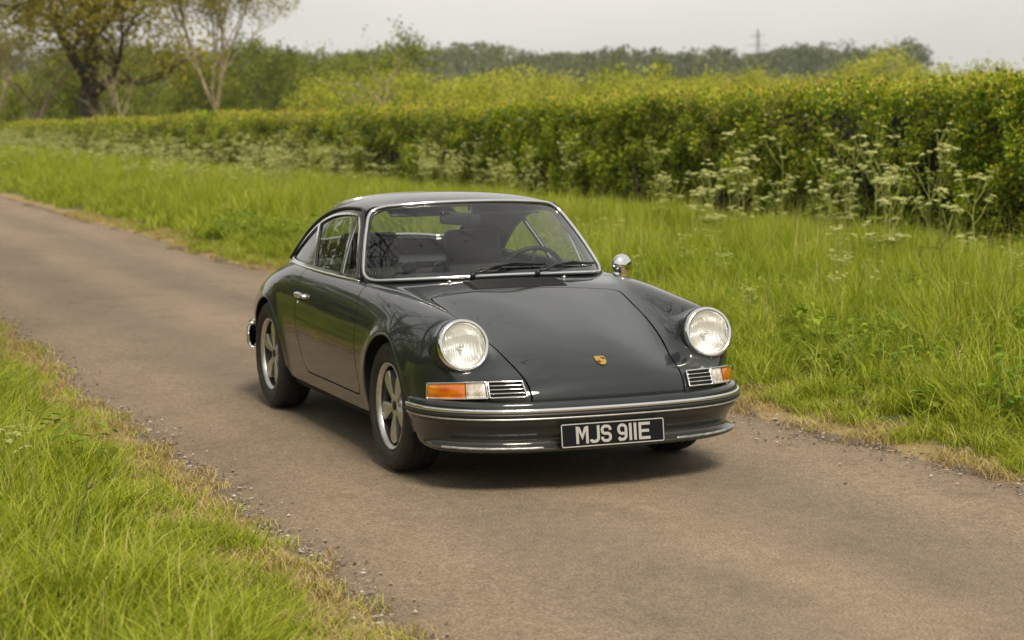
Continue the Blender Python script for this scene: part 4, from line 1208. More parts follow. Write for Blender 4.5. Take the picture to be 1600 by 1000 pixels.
def leafmat(name, stops, trans=.35, rough=.45, spec=.35, rnd=.35):
    """two-sided leaf: per-leaf tone attribute and per-plant random pick the colour"""
    m = bpy.data.materials.new(name); m.use_nodes = True
    n, l = m.node_tree.nodes, m.node_tree.links; n.clear()
    o = n.new('ShaderNodeOutputMaterial'); at_ = n.new('ShaderNodeAttribute'); at_.attribute_name = 'tone'
    oi = n.new('ShaderNodeObjectInfo'); ma = n.new('ShaderNodeMath'); ma.operation = 'MULTIPLY_ADD'; ma.inputs[1].default_value = rnd
    l.new(oi.outputs['Random'], ma.inputs[0]); sb = n.new('ShaderNodeMath'); sb.operation = 'SUBTRACT'; sb.inputs[1].default_value = rnd/2
    l.new(at_.outputs['Fac'], ma.inputs[2]); l.new(ma.outputs[0], sb.inputs[0])
    r = n.new('ShaderNodeValToRGB'); e = r.color_ramp.elements
    while len(e) < len(stops): e.new(.5)
    for k, (p, c) in enumerate(stops): e[k].position = p; e[k].color = (*c, 1)
    l.new(sb.outputs[0], r.inputs[0])
    pb = n.new('ShaderNodeBsdfPrincipled'); pb.inputs['Roughness'].default_value = rough; pb.inputs['Specular IOR Level'].default_value = spec
    tr = n.new('ShaderNodeBsdfTranslucent'); mx = n.new('ShaderNodeMixShader'); mx.inputs[0].default_value = trans
    l.new(r.outputs[0], pb.inputs['Base Color']); l.new(r.outputs[0], tr.inputs['Color'])
    l.new(pb.outputs[0], mx.inputs[1]); l.new(tr.outputs[0], mx.inputs[2]); l.new(mx.outputs[0], o.inputs['Surface'])
    return m
# ================================================================== GRASS
grass_m = leafmat('grass_blade', [(.0, (.105, .165, .010)), (.35, (.235, .300, .014)), (.65, (.375, .415, .028)), (.85, (.43, .47, .07)), (1.0, (.58, .50, .20))], .38, .5, .3)
straw_m = leafmat('dry_straw', [(.0, (.20, .15, .05)), (.5, (.40, .30, .12)), (1.0, (.52, .42, .20))], .25, .7, .2)
weed_m = leafmat('broad_leaf', [(.0, (.075, .145, .012)), (.5, (.165, .26, .020)), (1.0, (.27, .36, .04))], .3, .6, .12)
def blades(n, h, spread, w, lean, seed, tone=(.15, .8), segs=3, hv=.35):
    g = np.random.default_rng(seed)
    ph = g.uniform(0, 2*math.pi, n); rad = spread*np.sqrt(g.uniform(0, 1, n))
    bx, by = rad*np.cos(ph), rad*np.sin(ph)
    H = h*(1-hv*g.uniform(0, 1, n)**1.3); a = g.uniform(0, 2*math.pi, n); ln = lean*g.uniform(.15, 1, n)*H
    dx, dy = np.cos(a)*ln, np.sin(a)*ln
    fa = g.uniform(0, 2*math.pi, n); wx, wy = np.cos(fa)*w/2, np.sin(fa)*w/2
    V = []; 
    ts = np.linspace(0, 1, segs+1)
    wid = [1.0, 1.0, .72, 0][:segs+1] if segs == 3 else list(1-ts**2)
    for k, t in enumerate(ts):
        cx = bx+dx*t**2.1; cy = by+dy*t**2.1; cz = H*(t-.16*np.minimum(1.5, lean*1.2)*t**3)
        if k < segs:
            V.append(np.stack([cx-wx*wid[k], cy-wy*wid[k], cz], 1)); V.append(np.stack([cx+wx*wid[k], cy+wy*wid[k], cz], 1))
        else: V.append(np.stack([cx, cy, cz], 1))
    V = np.stack(V, 1)             # n, 2*segs+1, 3
    k = V.shape[1]; F = []
    for s in range(segs-1): F += [(2*s, 2*s+1, 2*s+3), (2*s, 2*s+3, 2*s+2)]
    F.append((2*segs-2, 2*segs-1, 2*segs))
    F = (np.array(F)[None]+(np.arange(n)*k)[:, None, None]).reshape(-1, 3)
    tn = np.repeat(np.clip(g.uniform(*tone, n), 0, 1), k)
    return V.reshape(-1, 3), F, tn
def clump(name, m, *parts):
    V = []; F = []; T = []; o = 0
    for v, f, t in parts: V.append(v); F.append(f+o); T.append(t); o += len(v)
    return tri_mesh(name, np.concatenate(V), np.concatenate(F), [m], attrs={'tone': np.concatenate(T)})
def broad(n, h, spread, size, seed):
    """leafy weed: stalks with pointed broad leaves"""
    g = np.random.default_rng(seed); V = []; F = []; T = []
    for i in range(n):
        a = g.uniform(0, 2*math.pi); r = spread*math.sqrt(g.uniform()); z = h*g.uniform(.25, 1)
        c = np.array([r*math.cos(a), r*math.sin(a), z]); d = np.array([math.cos(a+g.normal(0, .7)), math.sin(a+g.normal(0, .7)), g.uniform(-.35, .25)]); d /= np.linalg.norm(d)
        s = np.cross(d, (0, 0, 1)); s /= np.linalg.norm(s)+1e-9; u = np.cross(s, d); L = size*g.uniform(.6, 1.2); W = L*.36
        k = len(V)
        V += [c, c+d*L*.35+s*W+u*L*.05, c+d*L*.35-s*W+u*L*.05, c+d*L*.75+s*W*.6, c+d*L*.75-s*W*.6, c+d*L-u*L*.12, c+d*L*.4-u*L*.03]
        F += [(k, k+6, k+1), (k, k+2, k+6), (k+6, k+3, k+1), (k+6, k+2, k+4), (k+6, k+5, k+3), (k+6, k+4, k+5)]
        T += [g.uniform(.1, .9)]*7
    return np.array(V), np.array(F), np.array(T)
LUSH = [clump('lush_%d' % k, grass_m, blades(70, .40, .13, .0060, .75, 10+k), blades(26, .24, .14, .0075, 1.1, 30+k, (.1, .6)), blades(4, .52, .11, .0030, .45, 60+k, (.62, 1.0))) for k in range(5)]
MEDIUM = [clump('medium_%d' % k, grass_m, blades(85, .20, .12, .0050, .85, 110+k), blades(8, .24, .12, .0035, .8, 150+k, (.6, 1.0))) for k in range(4)]
SHORT = [clump('short_%d' % k, straw_m if k > 0 else grass_m, blades(60, .07, .11, .0042, 1.5, 210+k, (.0, 1.0) if k > 0 else (.4, 1.0))) for k in range(4)]
WEED = [clump('weed_%d' % k, weed_m, broad(64, .26, .16, .058, 310+k)) for k in range(3)]
FAR = [clump('far_%d' % k, grass_m, blades(46, .42, .32, .014, .7, 410+k), blades(24, .25, .34, .018, 1.1, 430+k, (.1, .6))) for k in range(3)]

def rect_pts(x0, x1, y0, y1, dens, g):
    k = int((x1-x0)*(y1-y0)*dens); return g.uniform(x0, x1, k), g.uniform(y0, y1, k)
def grass_field(name, label, zones, seed):
    """zones: list of (x0,x1,y0,y1,density,kind)"""
    g = np.random.default_rng(seed); KINDS = LUSH+MEDIUM+SHORT+WEED+FAR
    off = {'lush': (0, 5), 'medium': (5, 4), 'short': (9, 4), 'weed': (13, 3), 'far': (16, 3)}
    P = []; Rr = []; S = []; I = []
    for (x0, x1, y0, y1, dens, kind) in zones:
        x, y = rect_pts(x0, x1, y0, y1, dens, g)
        e = np.where(y > 0, y-edge_r(x), edge_l(x)-y)
        if kind == 'short': keep = (e > .02)&(e < .36+.36*fnoise(x*1.4, y*1.4, 41))&(g.uniform(size=len(x)) < np.clip(.25+e*2.4, .25, 1))
        elif kind == 'medium': keep = (e > np.where(y > 0, .14, .26)+.25*(fnoise(x*1.3, y*1.3, 42)-.3))
        elif kind == 'weed': keep = (e > .7)&(fnoise(x*1.1, y*1.1, 43) > np.where(y > 0, .50, .54))
        else: keep = (e > np.where(y > 0, .38, .50)+.5*(fnoise(x*.9, y*.9, 44)-.3))
        x, y, e = x[keep], y[keep], e[keep]
        hgt = np.clip(.55+.55*np.clip((e-.4)/1.6, 0, 1), .5, 1.1)*(.72+.56*fnoise(x*.6, y*.6, 45))*(.62+.76*fnoise(x*2.1, y*2.1, 46, 2))
        hgt = hgt*np.where(y > 0, np.interp(y, [2.4, 3.4, 6.0, 7.5, 9.2], [1.0, 1.28, 1.22, .95, .60]), 1.0)
        if kind == 'short': hgt = g.uniform(.6, 1.5, len(x))
        if kind == 'weed': hgt = g.uniform(.7, 1.35, len(x))
        s = hgt*g.uniform(.72, 1.28, len(x))
        P.append(np.stack([x, y, ground_z(x, y)-.012], 1))
        Rr.append(np.stack([g.normal(0, .10, len(x)), g.normal(0, .10, len(x)), g.uniform(0, 6.283, len(x))], 1))
        S.append(np.stack([g.uniform(.85, 1.2, len(x)), g.uniform(.85, 1.2, len(x)), s], 1))
        a, b_ = off[kind]; I.append(a+g.integers(0, b_, len(x)))
    P, Rr, S, I = map(np.concatenate, (P, Rr, S, I))
    o = scatter(name, P, Rr, S, I, KINDS)
    tag(o, label, 'grass', kind='stuff'); return o, len(P)
_, c1 = grass_field('verge_grass', 'tall lush green grass on the verge between lane and hedge', [
    (-16, 5.5, 1.6, 9.2, 26, 'lush'), (-16, 5.5, 1.6, 4.0, 40, 'medium'), (-26, 6, 1.6, 3.2, 70, 'short'), (-18, 5, 1.9, 8.9, 22, 'weed'),
    (-36, -16, 1.6, 9.2, 13, 'lush'), (-36, -16, 1.6, 9.0, 7, 'far'), (-130, -36, 1.6, 9.2, 7, 'far')], 1)
_, c2 = grass_field('verge_grass', 'bright green roadside grass in the lower left corner beside the lane', [
    (-14, 7.5, -4.3, -1.6, 46, 'lush'), (-14, 7.5, -4.3, -1.6, 46, 'medium'), (-16, 8, -2.9, -1.6, 150, 'short'), (-8, .5, -4.2, -1.9, 7, 'weed'),
    (-60, -14, -7.0, -1.6, 6, 'far'), (-14, 14, -7.2, -4.3, 6, 'far'), (7.5, 14, -4.3, -1.6, 6, 'far')], 2)
# ---- loose chippings along both edges of the lane
stone_m = mat('chippings', (.2, .18, .16), .9)
def pebbles():
    g = np.random.default_rng(77)
    base = np.array([(1,0,0),(-1,0,0),(0,1,0),(0,-1,0),(0,0,1),(0,0,-1)], float); fc = np.array([(0,2,4),(2,1,4),(1,3,4),(3,0,4),(2,0,5),(1,2,5),(3,1,5),(0,3,5)])
    x = np.concatenate([g.uniform(-9, 5.5, 8000), g.uniform(-9, 5, 8000)]); side = np.r_[np.ones(8000), -np.ones(8000)]
    d = g.normal(.03, .085, 16000)*np.where(side > 0, 1.8, 1)*np.where(g.uniform(size=16000) < .06, 2.4, 1)
    y = np.where(side > 0, edge_r(x)+d, edge_l(x)-d)
    s = .0028+.0085*g.uniform(0, 1, 16000)**3.6
    J = g.normal(1, .22, (16000, 6, 1)); rot = g.uniform(0, 6.283, 16000)
    V = base[None]*J*s[:, None, None]*np.array([1.25, .9, .6])
    c, s_ = np.cos(rot)[:, None], np.sin(rot)[:, None]
    V = np.stack([V[..., 0]*c-V[..., 1]*s_, V[..., 0]*s_+V[..., 1]*c, V[..., 2]], -1)
    zz = np.maximum(ground_z(x, y), .0)+.002
    V += np.stack([x, y, zz], 1)[:, None]
    F = (fc[None]+(np.arange(16000)*6)[:, None, None]).reshape(-1, 3)
    return V.reshape(-1, 3), F, np.repeat(g.uniform(0, 1, 16000), 6)
n, l, b = nodes(stone_m); at_ = n.new('ShaderNodeAttribute'); at_.attribute_name = 'tone'
l.new(ramp(at_.outputs['Fac'], [(.0, (.085, .075, .065)), (.45, (.17, .14, .11)), (.8, (.28, .235, .18)), (1.0, (.50, .47, .43))]), b.inputs['Base Color'])
V, F, T = pebbles()
tag(obj('gravel', tri_mesh('gravel', V, F, [stone_m], attrs={'tone': T}, smooth=False)), 'loose grey and brown chippings along the edges of the lane', 'gravel', kind='stuff')
# ================================================================== HEDGES
bark_m = mat('twig_bark', (.07, .055, .04), .9)
add_noise_color(bark_m, (.045, .036, .026), (.13, .105, .075), 9, bump=.4)
pale_bark = mat('pale_bark', (.27, .22, .14), .9)
add_noise_color(pale_bark, (.18, .14, .08), (.40, .33, .20), 6, bump=.3)
oak_bark = mat('oak_bark', (.06, .05, .036), .95)
add_noise_color(oak_bark, (.030, .025, .018), (.10, .083, .055), 5, bump=.6, vscale=(1, 1, .3))
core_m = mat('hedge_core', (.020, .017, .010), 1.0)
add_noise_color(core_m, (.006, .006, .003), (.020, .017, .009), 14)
hedge_leaf = leafmat('hawthorn_leaf', [(.0, (.035, .080, .006)), (.30, (.105, .195, .008)), (.60, (.29, .37, .012)), (.85, (.50, .53, .025)), (1.0, (.58, .54, .06))], .42, .42, .4, .55)
hedge_olive = leafmat('thorn_leaf_olive', [(.0, (.075, .095, .016)), (.4, (.155, .185, .026)), (.75, (.245, .255, .045)), (1.0, (.30, .24, .09))], .28, .55, .3, .45)
tip_m = leafmat('new_growth', [(.0, (.34, .39, .02)), (.55, (.50, .49, .035)), (.85, (.56, .40, .06)), (1.0, (.50, .24, .07))], .38, .5, .3, .5)
def sprig(n, L, size, seed, tone=(0, 1), up=.35):
    """short leafy shoot pointing along +z, returns leaf triangles"""
    g = np.random.default_rng(seed)
    t = g.uniform(.05, 1, n); a = g.uniform(0, 2*math.pi, n); r = L*.42*g.uniform(.15, 1, n)*(1.1-.4*t)
    c = np.stack([r*np.cos(a), r*np.sin(a), L*t], 1)
    d = np.stack([np.cos(a), np.sin(a), g.normal(up, .5, n)], 1); d /= np.linalg.norm(d, axis=1, keepdims=True)
    q = g.normal(0, 1, (n, 3)); s = np.cross(d, q); s /= np.linalg.norm(s, axis=1, keepdims=True)+1e-9
    l_ = size*g.uniform(.6, 1.25, n)[:, None]; w = l_*.40
    u = np.cross(s, d)
    V = np.stack([c, c+d*l_*.5+s*w-u*l_*.08, c+d*l_, c+d*l_*.5-s*w-u*l_*.08], 1)
    F = (np.array([(0, 1, 2), (0, 2, 3)])[None]+(np.arange(n)*4)[:, None, None]).reshape(-1, 3)
    return V.reshape(-1, 3), F, np.repeat(g.uniform(*tone, n), 4)
HL = [clump('hedge_sprig_%d' % k, hedge_leaf, sprig(34, .20, .034, 500+k)) for k in range(4)]
HO = [clump('hedge_olive_%d' % k, hedge_olive, sprig(30, .20, .030, 520+k)) for k in range(3)]
HT_ = [clump('hedge_tip_%d' % k, tip_m, sprig(16, .22, .028, 540+k, up=.9)) for k in range(3)]
def hedge(label, x0, x1, yc, depth, hf, mix, dens, seed, size=1.0, front=-1, holes=()):
    """clipped hedge along x; front=-1: the face towards -y is seen"""
    g = np.random.default_rng(seed); root = empty('hedge', ((x0+x1)/2, yc, 0)); ox, oy = (x0+x1)/2, yc
    tag(root, label, 'hedge')
    L = x1-x0
    def surf(k, where):
        x = g.uniform(x0, x1, k); h = hf(x); b = depth/2
        bump = .30*(fnoise(x*.55, np.zeros(k)+seed, seed+3)-.5)
        if where == 'front':
            z = h*g.uniform(.06, 1, k); bl = .50*(fnoise(x*1.1, z*1.6, seed+4)-.5)+.26*(vnoise(x*3.1, z*3.3, seed+5)-.5)
            y = yc+front*(b+bl+bump-.18*(z/h-.45)**2*4*.5+g.normal(0, .05, k)); nrm = np.stack([g.normal(0, .45, k), front*np.ones(k)*.9, g.normal(.25, .4, k)], 1)
        elif where == 'back':
            z = h*g.uniform(.06, 1, k); y = yc-front*(b+g.normal(0, .07, k)); nrm = np.stack([g.normal(0, .45, k), -front*np.ones(k), g.normal(.25, .4, k)], 1)
        else:
            y = yc+g.uniform(-b-.05, b+.05, k); z = h+.10*(fnoise(x*1.3, y*1.3, seed+6)-.5)+g.normal(0, .035, k); nrm = np.stack([g.normal(0, .4, k), g.normal(0, .4, k)+front*.2, np.ones(k)], 1)
        return np.stack([x, y, z], 1), nrm
    hm = float(np.mean(hf(np.linspace(x0, x1, 9))))
    P = []; N = []; I = []; S = []
    for where, fr in (('front', 1.0), ('top', 1.0), ('back', .25)):
        k = int(L*(hm if where != 'top' else depth)*dens*fr); p, nr = surf(k, where)
        kind = np.where(g.uniform(size=k) < np.clip(mix+1.1*(fnoise(p[:, 0]*.45, p[:, 2]*.5, seed+9)-.5), 0, 1), 0, 1)
        idx = np.where(kind == 0, g.integers(0, 4, k), 4+g.integers(0, 3, k))
        if where == 'top': idx = np.where(g.uniform(size=k) < .38, 7+g.integers(0, 3, k), idx)
        keep = np.ones(k, bool)
        for (hx, hz, rx, rz, amt) in holes:
            dd_ = ((p[:, 0]-hx)/rx)**2+((p[:, 2]-hz)/rz)**2
            keep &= ~((dd_ < 1+.8*(vnoise(p[:, 0]*4, p[:, 2]*4, 3)-.5))&(g.uniform(size=k) < amt))
        if where == 'front':
            keep &= g.uniform(size=k) < np.clip(.30+1.5*p[:, 2]/hm, .30, 1)
        P.append(p[keep]); N.append(nr[keep]); I.append(idx[keep]); S.append(size*g.uniform(.75, 1.35, keep.sum()))
        if where == 'top':   # wispy shoots above the clipped top
            q = g.uniform(size=k) < .10; p2 = p[q].copy(); p2[:, 2] += g.uniform(.02, .14, q.sum()); P.append(p2); N.append(np.tile([0, 0, 1.], (q.sum(), 1))+g.normal(0, .25, (q.sum(), 3)))
            I.append(7+g.integers(0, 3, q.sum())); S.append(size*g.uniform(.6, 1.0, q.sum()))
    P = np.concatenate(P); N = np.concatenate(N); I = np.concatenate(I); S = np.concatenate(S)
    N /= np.linalg.norm(N, axis=1, keepdims=True)
    rot = np.stack([np.zeros(len(P)), np.arccos(np.clip(N[:, 2], -1, 1)), np.arctan2(N[:, 1], N[:, 0])], 1)
    o = scatter('foliage', P-np.array([ox, oy, 0])-N*.10, rot, np.repeat(S[:, None], 3, 1), I, HL+HO+HT_, root); o['kind'] = 'stuff'
    # stems and twigs inside
    V = []; F = []
    k = int(L*14)
    for i in range(k):
        x = g.uniform(x0, x1); y = yc+front*g.uniform(-.2, depth/2-.02); h = float(hf(np.array([x]))[0])
        p = np.array([x-ox, y-oy, 0.]); q = p+np.array([g.normal(0, .25), front*g.normal(.05, .12), h*g.uniform(.5, .98)]); mid_ = (p+q)/2+np.array([g.normal(0, .1), g.normal(0, .06), 0])
        v, f = tube([p, mid_, q], [.022, .014, .005], 4, cap=False); n0 = len(V); V += list(v); F += [tuple(a+n0 for a in t) for t in f]
    so = obj('stems', mesh_from('stems', V, F, bark_m), root); so['kind'] = 'stuff'
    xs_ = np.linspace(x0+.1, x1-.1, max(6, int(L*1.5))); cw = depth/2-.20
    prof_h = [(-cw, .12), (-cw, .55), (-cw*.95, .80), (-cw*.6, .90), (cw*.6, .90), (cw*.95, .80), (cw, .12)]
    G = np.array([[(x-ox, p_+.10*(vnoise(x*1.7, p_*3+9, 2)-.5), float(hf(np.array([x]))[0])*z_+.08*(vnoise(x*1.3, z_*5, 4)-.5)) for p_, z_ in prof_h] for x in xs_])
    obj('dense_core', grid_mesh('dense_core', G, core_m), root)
    return root
def hf_right(x): return np.interp(x, [-130, -95, -60, -28, -10, -4, 6], [1.02, 1.06, 1.32, 1.64, 1.87, 1.77, 1.77])
hedge('tall leafy bright green hedge end at the right edge of the picture', -9.9, 6.0, 9.75, 1.6, lambda x: hf_right(x)+.02+.05*np.sin(x*2.1), .97, 200, 3, 1.05)
hedge('long clipped green hedge with rusty new shoots on top, behind the flowering cow parsley', -26.5, -10.0, 9.85, 1.5, lambda x: hf_right(x)+.03*np.sin(x*1.3), .86, 190, 5, 1.05, holes=[(-11.2, .75, 1.2, .85, .52), (-12.6, 1.45, .9, .45, .55), (-18.5, .5, .8, .6, .8), (-22.5, .45, .7, .5, .8), (-15.5, .35, 1.0, .4, .7)])
hedge('olive and brown stretch of clipped hedge behind the rear of the car', -47, -26.6, 9.9, 1.5, lambda x: hf_right(x)-.02+.05*np.sin(x*.7), .62, 110, 7, 1.25, holes=[(-31, .5, 1.2, .6, .8)])
hedge('far low stretch of yellowish clipped hedge running to the left edge below the oak', -125, -47.2, 9.9, 1.5, lambda x: hf_right(x)+.06*np.sin(x*.35), .55, 58, 9, 1.55)
# on the near side of the lane (mirrored in the car's flank)
hedge('overgrown hedge on the near side of the lane, mirrored in the car door', -45, 16, -8.4, 1.8, lambda x: 2.3+.3*np.sin(x*.5), .75, 26, 11, 2.0, front=1)

# ================================================================== COW PARSLEY
stem_m = leafmat('parsley_stem', [(.0, (.22, .27, .05)), (1.0, (.36, .38, .10))], .15, .6, .25)
fern_m = leafmat('parsley_leaf', [(.0, (.10, .165, .015)), (1.0, (.22, .29, .035))], .35, .7, .08)
flower_m = leafmat('parsley_flower', [(.0, (.42, .47, .14)), (.4, (.58, .60, .24)), (1.0, (.76, .74, .40))], .35, .7, .2, .3)
def parsley(seed, h):
    g = np.random.default_rng(seed); SV, SF = [], []; FV, FF, FT = [], [], []; LV, LF, LT = [], [], []
    def st(P, r):
        v, f = tube(P, r, 4, cap=False); n0 = len(SV); SV.extend(list(v)); SF.extend([tuple(a+n0 for a in t) for t in f])
    def flower(c, s, nrm):
        a0 = g.uniform(0, 6.28); t = np.cross(nrm, (1, .2, 0)); t /= np.linalg.norm(t); b_ = np.cross(nrm, t); k = len(FV)
        FV.append(c+nrm*s*.15)
        for j in range(5):
            a = a0+j*2*math.pi/5; FV.append(c+(math.cos(a)*t+math.sin(a)*b_)*s*g.uniform(.8, 1.2))
        tn = g.uniform(0, 1)
        FT.extend([tn]*6)
        for j in range(5): FF.append((k, k+1+j, k+1+(j+1) % 5))
    def umbel(p, d, R):
        d = d/np.linalg.norm(d); t = np.cross(d, (.3, 1, .1)); t /= np.linalg.norm(t); b_ = np.cross(d, t)
        for j in range(10):
            a = j*2.4+g.uniform(0, .4); r = R*math.sqrt((j+.5)/10)
            c = p+d*R*(.95-.55*(r/R)**2+g.uniform(-.12, .12))+(math.cos(a)*t+math.sin(a)*b_)*r
            st([p, (p+c)/2+d*R*.05, c], [.0012, .001, .0008])
            for q in range(5):
                off = (math.cos(q*2.4)*t+math.sin(q*2.4)*b_)*.0095*math.sqrt(q)
                nd_ = d+(c-p)/(np.linalg.norm(c-p)+1e-9)*.8+g.normal(0, .35, 3); flower(c+off+d*g.uniform(-.005, .005), .0047, nd_/np.linalg.norm(nd_))
    def frond(p, d, L):
        d = d/np.linalg.norm(d); s = np.cross(d, (0, 0, 1)); s /= np.linalg.norm(s)+1e-9
        for i in range(9):
            t = .2+.8*i/8; c = p+d*L*t+np.array([0, 0, -.25*L*t*t])
            for q in (-1, 1):
                w = L*.34*(1.15-t); e = c+s*q*w+d*w*.5; k = len(LV); n_ = np.cross(e-c, d); 
                LV.extend([c, c+(e-c)*.5+d*w*.22, e, c+(e-c)*.5-d*w*.22]); LF.extend([(k, k+1, k+2), (k, k+2, k+3)]); LT.extend([g.uniform(0, 1)]*4)
    top = np.array([g.normal(0, .05), g.normal(0, .05), h]); bend = np.array([g.normal(0, .03), g.normal(0, .03), 0])
    main = [np.zeros(3), np.array([0, 0, h*.35])+bend, np.array([0, 0, h*.7])+bend*1.5, top]
    st(main, [.0055, .0048, .0036, .0022]); umbel(top, np.array([0, 0, 1.]), .021*g.uniform(.8, 1.2))
    for k in range(g.integers(6, 10)):
        t = g.uniform(.30, .95); p = np.array([np.interp(t, [0, .35, .7, 1], [m[i] for m in main]) for i in range(3)])
        a = g.uniform(0, 6.28); L = h*g.uniform(.16, .34); d = np.array([math.cos(a)*.6, math.sin(a)*.6, 1.]); d /= np.linalg.norm(d)
        e = p+d*L; st([p, p+d*L*.5+np.array([math.cos(a), math.sin(a), 0])*L*.08, e], [.0030, .0024, .0016])
        umbel(e, d*.4+np.array([0, 0, .8]), .018*g.uniform(.7, 1.2))
        for j in range(g.integers(1, 4)):
            a2 = a+g.normal(0, 1.1); d2 = np.array([math.cos(a2)*.7, math.sin(a2)*.7, .9]); d2 /= np.linalg.norm(d2); p2 = p+d*L*g.uniform(.4, .7); e2 = p2+d2*L*g.uniform(.4, .7)
            st([p2, e2], [.002, .0013]); umbel(e2, d2*.4+np.array([0, 0, .8]), .015*g.uniform(.7, 1.2))
    for k in range(7):
        a = g.uniform(0, 6.28); z = h*g.uniform(.06, .5); frond(np.array([0, 0, z]), np.array([math.cos(a), math.sin(a), g.uniform(.2, .7)]), g.uniform(.16, .28))
    sm = tri_mesh('stem', np.array(SV), np.array(SF), [stem_m], attrs={'tone': np.full(len(SV), .5)})
    fm = tri_mesh('flower_heads', np.array(FV), np.array(FF), [flower_m], attrs={'tone': np.array(FT)}, smooth=False)
    lm = tri_mesh('leaves', np.array(LV), np.array(LF), [fern_m], attrs={'tone': np.array(LT)}, smooth=False)
    return sm, fm, lm
PARS = [parsley(900+k, h) for k, h in enumerate((1.02, .92, .80, .98, .70, .86))]
def plant_parsley(x, y, k, s, rz, label, group):
    r = empty('cow_parsley', (x, y, float(ground_z(x, y))-.01), rz); r.scale = (s, s, s)
    tag(r, label, 'flower', group)
    for nm, me in zip(('stem', 'flower_heads', 'leaves'), PARS[k]):
        c = obj(nm, me, r)
        if nm != 'stem': c['kind'] = 'stuff'
    return r
g = np.random.default_rng(31)
def in_view(x, y, z=.8, m=40):
    d = Vector((x, y, z))-CAM_POS; w = d.dot(fw)
    return w > .5 and abs(d.dot(rt2)/w*3111) < 800+m and abs(d.dot(up2)/w*3111) < 500+m
ORD = 'first second third fourth fifth sixth seventh eighth ninth tenth eleventh twelfth thirteenth fourteenth fifteenth sixteenth seventeenth eighteenth nineteenth twentieth'.split()
TENS = {2: 'twenty', 3: 'thirty', 4: 'forty', 5: 'fifty', 6: 'sixty'}
def ordinal(k):
    if k < 20: return ORD[k]
    t, u = divmod(k+1, 10)
    return TENS[t]+'-'+ORD[u-1] if u else TENS[t][:-1]+'ieth'
def column(x, y):
    d = Vector((x, y, .8))-CAM_POS; return d.dot(rt2)/d.dot(fw)
def bunch(n_, xr, yr, sr, label, group):
    t = 0; L = []
    while len(L) < n_ and t < 4000:
        t += 1; x, y = g.uniform(*xr), g.uniform(*yr)
        if not in_view(x, y) or fnoise(x*.9, y*.9, 61) < .50: continue
        L.append((x, y, int(g.integers(0, 6)), g.uniform(*sr), g.uniform(0, 6.28)))
    L.sort(key=lambda q: column(q[0], q[1]))
    for k, q in enumerate(L): plant_parsley(*q, label+', '+ordinal(k)+' from the left', group)
bunch(26, (-13, -4.8), (5.2, 8.4), (.95, 1.4), 'tall creamy cow parsley against the dark foot of the right hedge', 'cow parsley in front of the right hedge')
bunch(13, (-24, -15.5), (6.6, 9.0), (.8, 1.15), 'white cow parsley at the hedge foot above the car', 'cow parsley at the hedge foot behind the car')
bunch(26, (-13, -2), (2.9, 6.6), (.42, .72), 'small cow parsley half sunk in the right verge grass', 'low cow parsley scattered through the right verge')
bunch(24, (-44, -20), (4.0, 9.0), (.75, 1.05), 'cow parsley in the pale drift left of the car roof', 'cow parsley in the far drift')
bunch(2, (-6, 3), (-3.4, -2.5), (.32, .42), 'low cow parsley sprig in the lower left grass', 'cow parsley in the near left grass')
# the far drift beyond: one mass
fm_all = []
KP = []
for sm, fm, lm in PARS[:4]:
    bm_ = bmesh.new()
    for q_, me in enumerate((sm, fm)):
        n0 = len(bm_.faces); bm_.from_mesh(me); bm_.faces.ensure_lookup_table()
        for f_ in bm_.faces[n0:]: f_.material_index = q_
    me = bpy.data.meshes.new('drift_plant'); me.materials.append(stem_m); me.materials.append(flower_m); bm_.to_mesh(me); bm_.free(); KP.append(me)
x = g.uniform(-125, -22, 5200); y = g.uniform(2.4, 9.0, 5200); kp = (fnoise(x*.30, y*.7, 71) > .44)&(g.uniform(size=5200) < .22* np.clip((y-2.0)/4, .2, 1)); x, y = x[kp], y[kp]
s_ = g.uniform(.8, 1.2, len(x))
tag(scatter('wildflowers', np.stack([x, y, ground_z(x, y)], 1), np.stack([0*x, 0*x, g.uniform(0, 6.28, len(x))], 1), np.stack([s_*.95, s_*.95, s_*.90], 1), g.integers(0, 4, len(x)), KP), 'creamy drift of distant cow parsley along the verge towards the left edge', 'flowers', kind='stuff')
# dead stalk standing in the near grass
r = empty('dead_stalk', (2.1, -2.62, .08)); tag(r, 'dry brown dead stalk leaning in the lower left grass', 'stalk')
P = [np.array(p) for p in ((0, 0, 0), (.01, .03, .12), (.0, .055, .24), (.015, .085, .34))]
MB().add(tube(P, [.0038, .0034, .0028, .002], 6)).build('stem', bark_m, r)
m = MB()
for k in range(5):
    a = k*1.3; m.add(tube([P[3], P[3]+np.array([.025*math.cos(a), .03*math.sin(a)+.02, .02+.008*k])], [.0018, .001], 4)); 
m.build('seed_head', pale_bark, r)

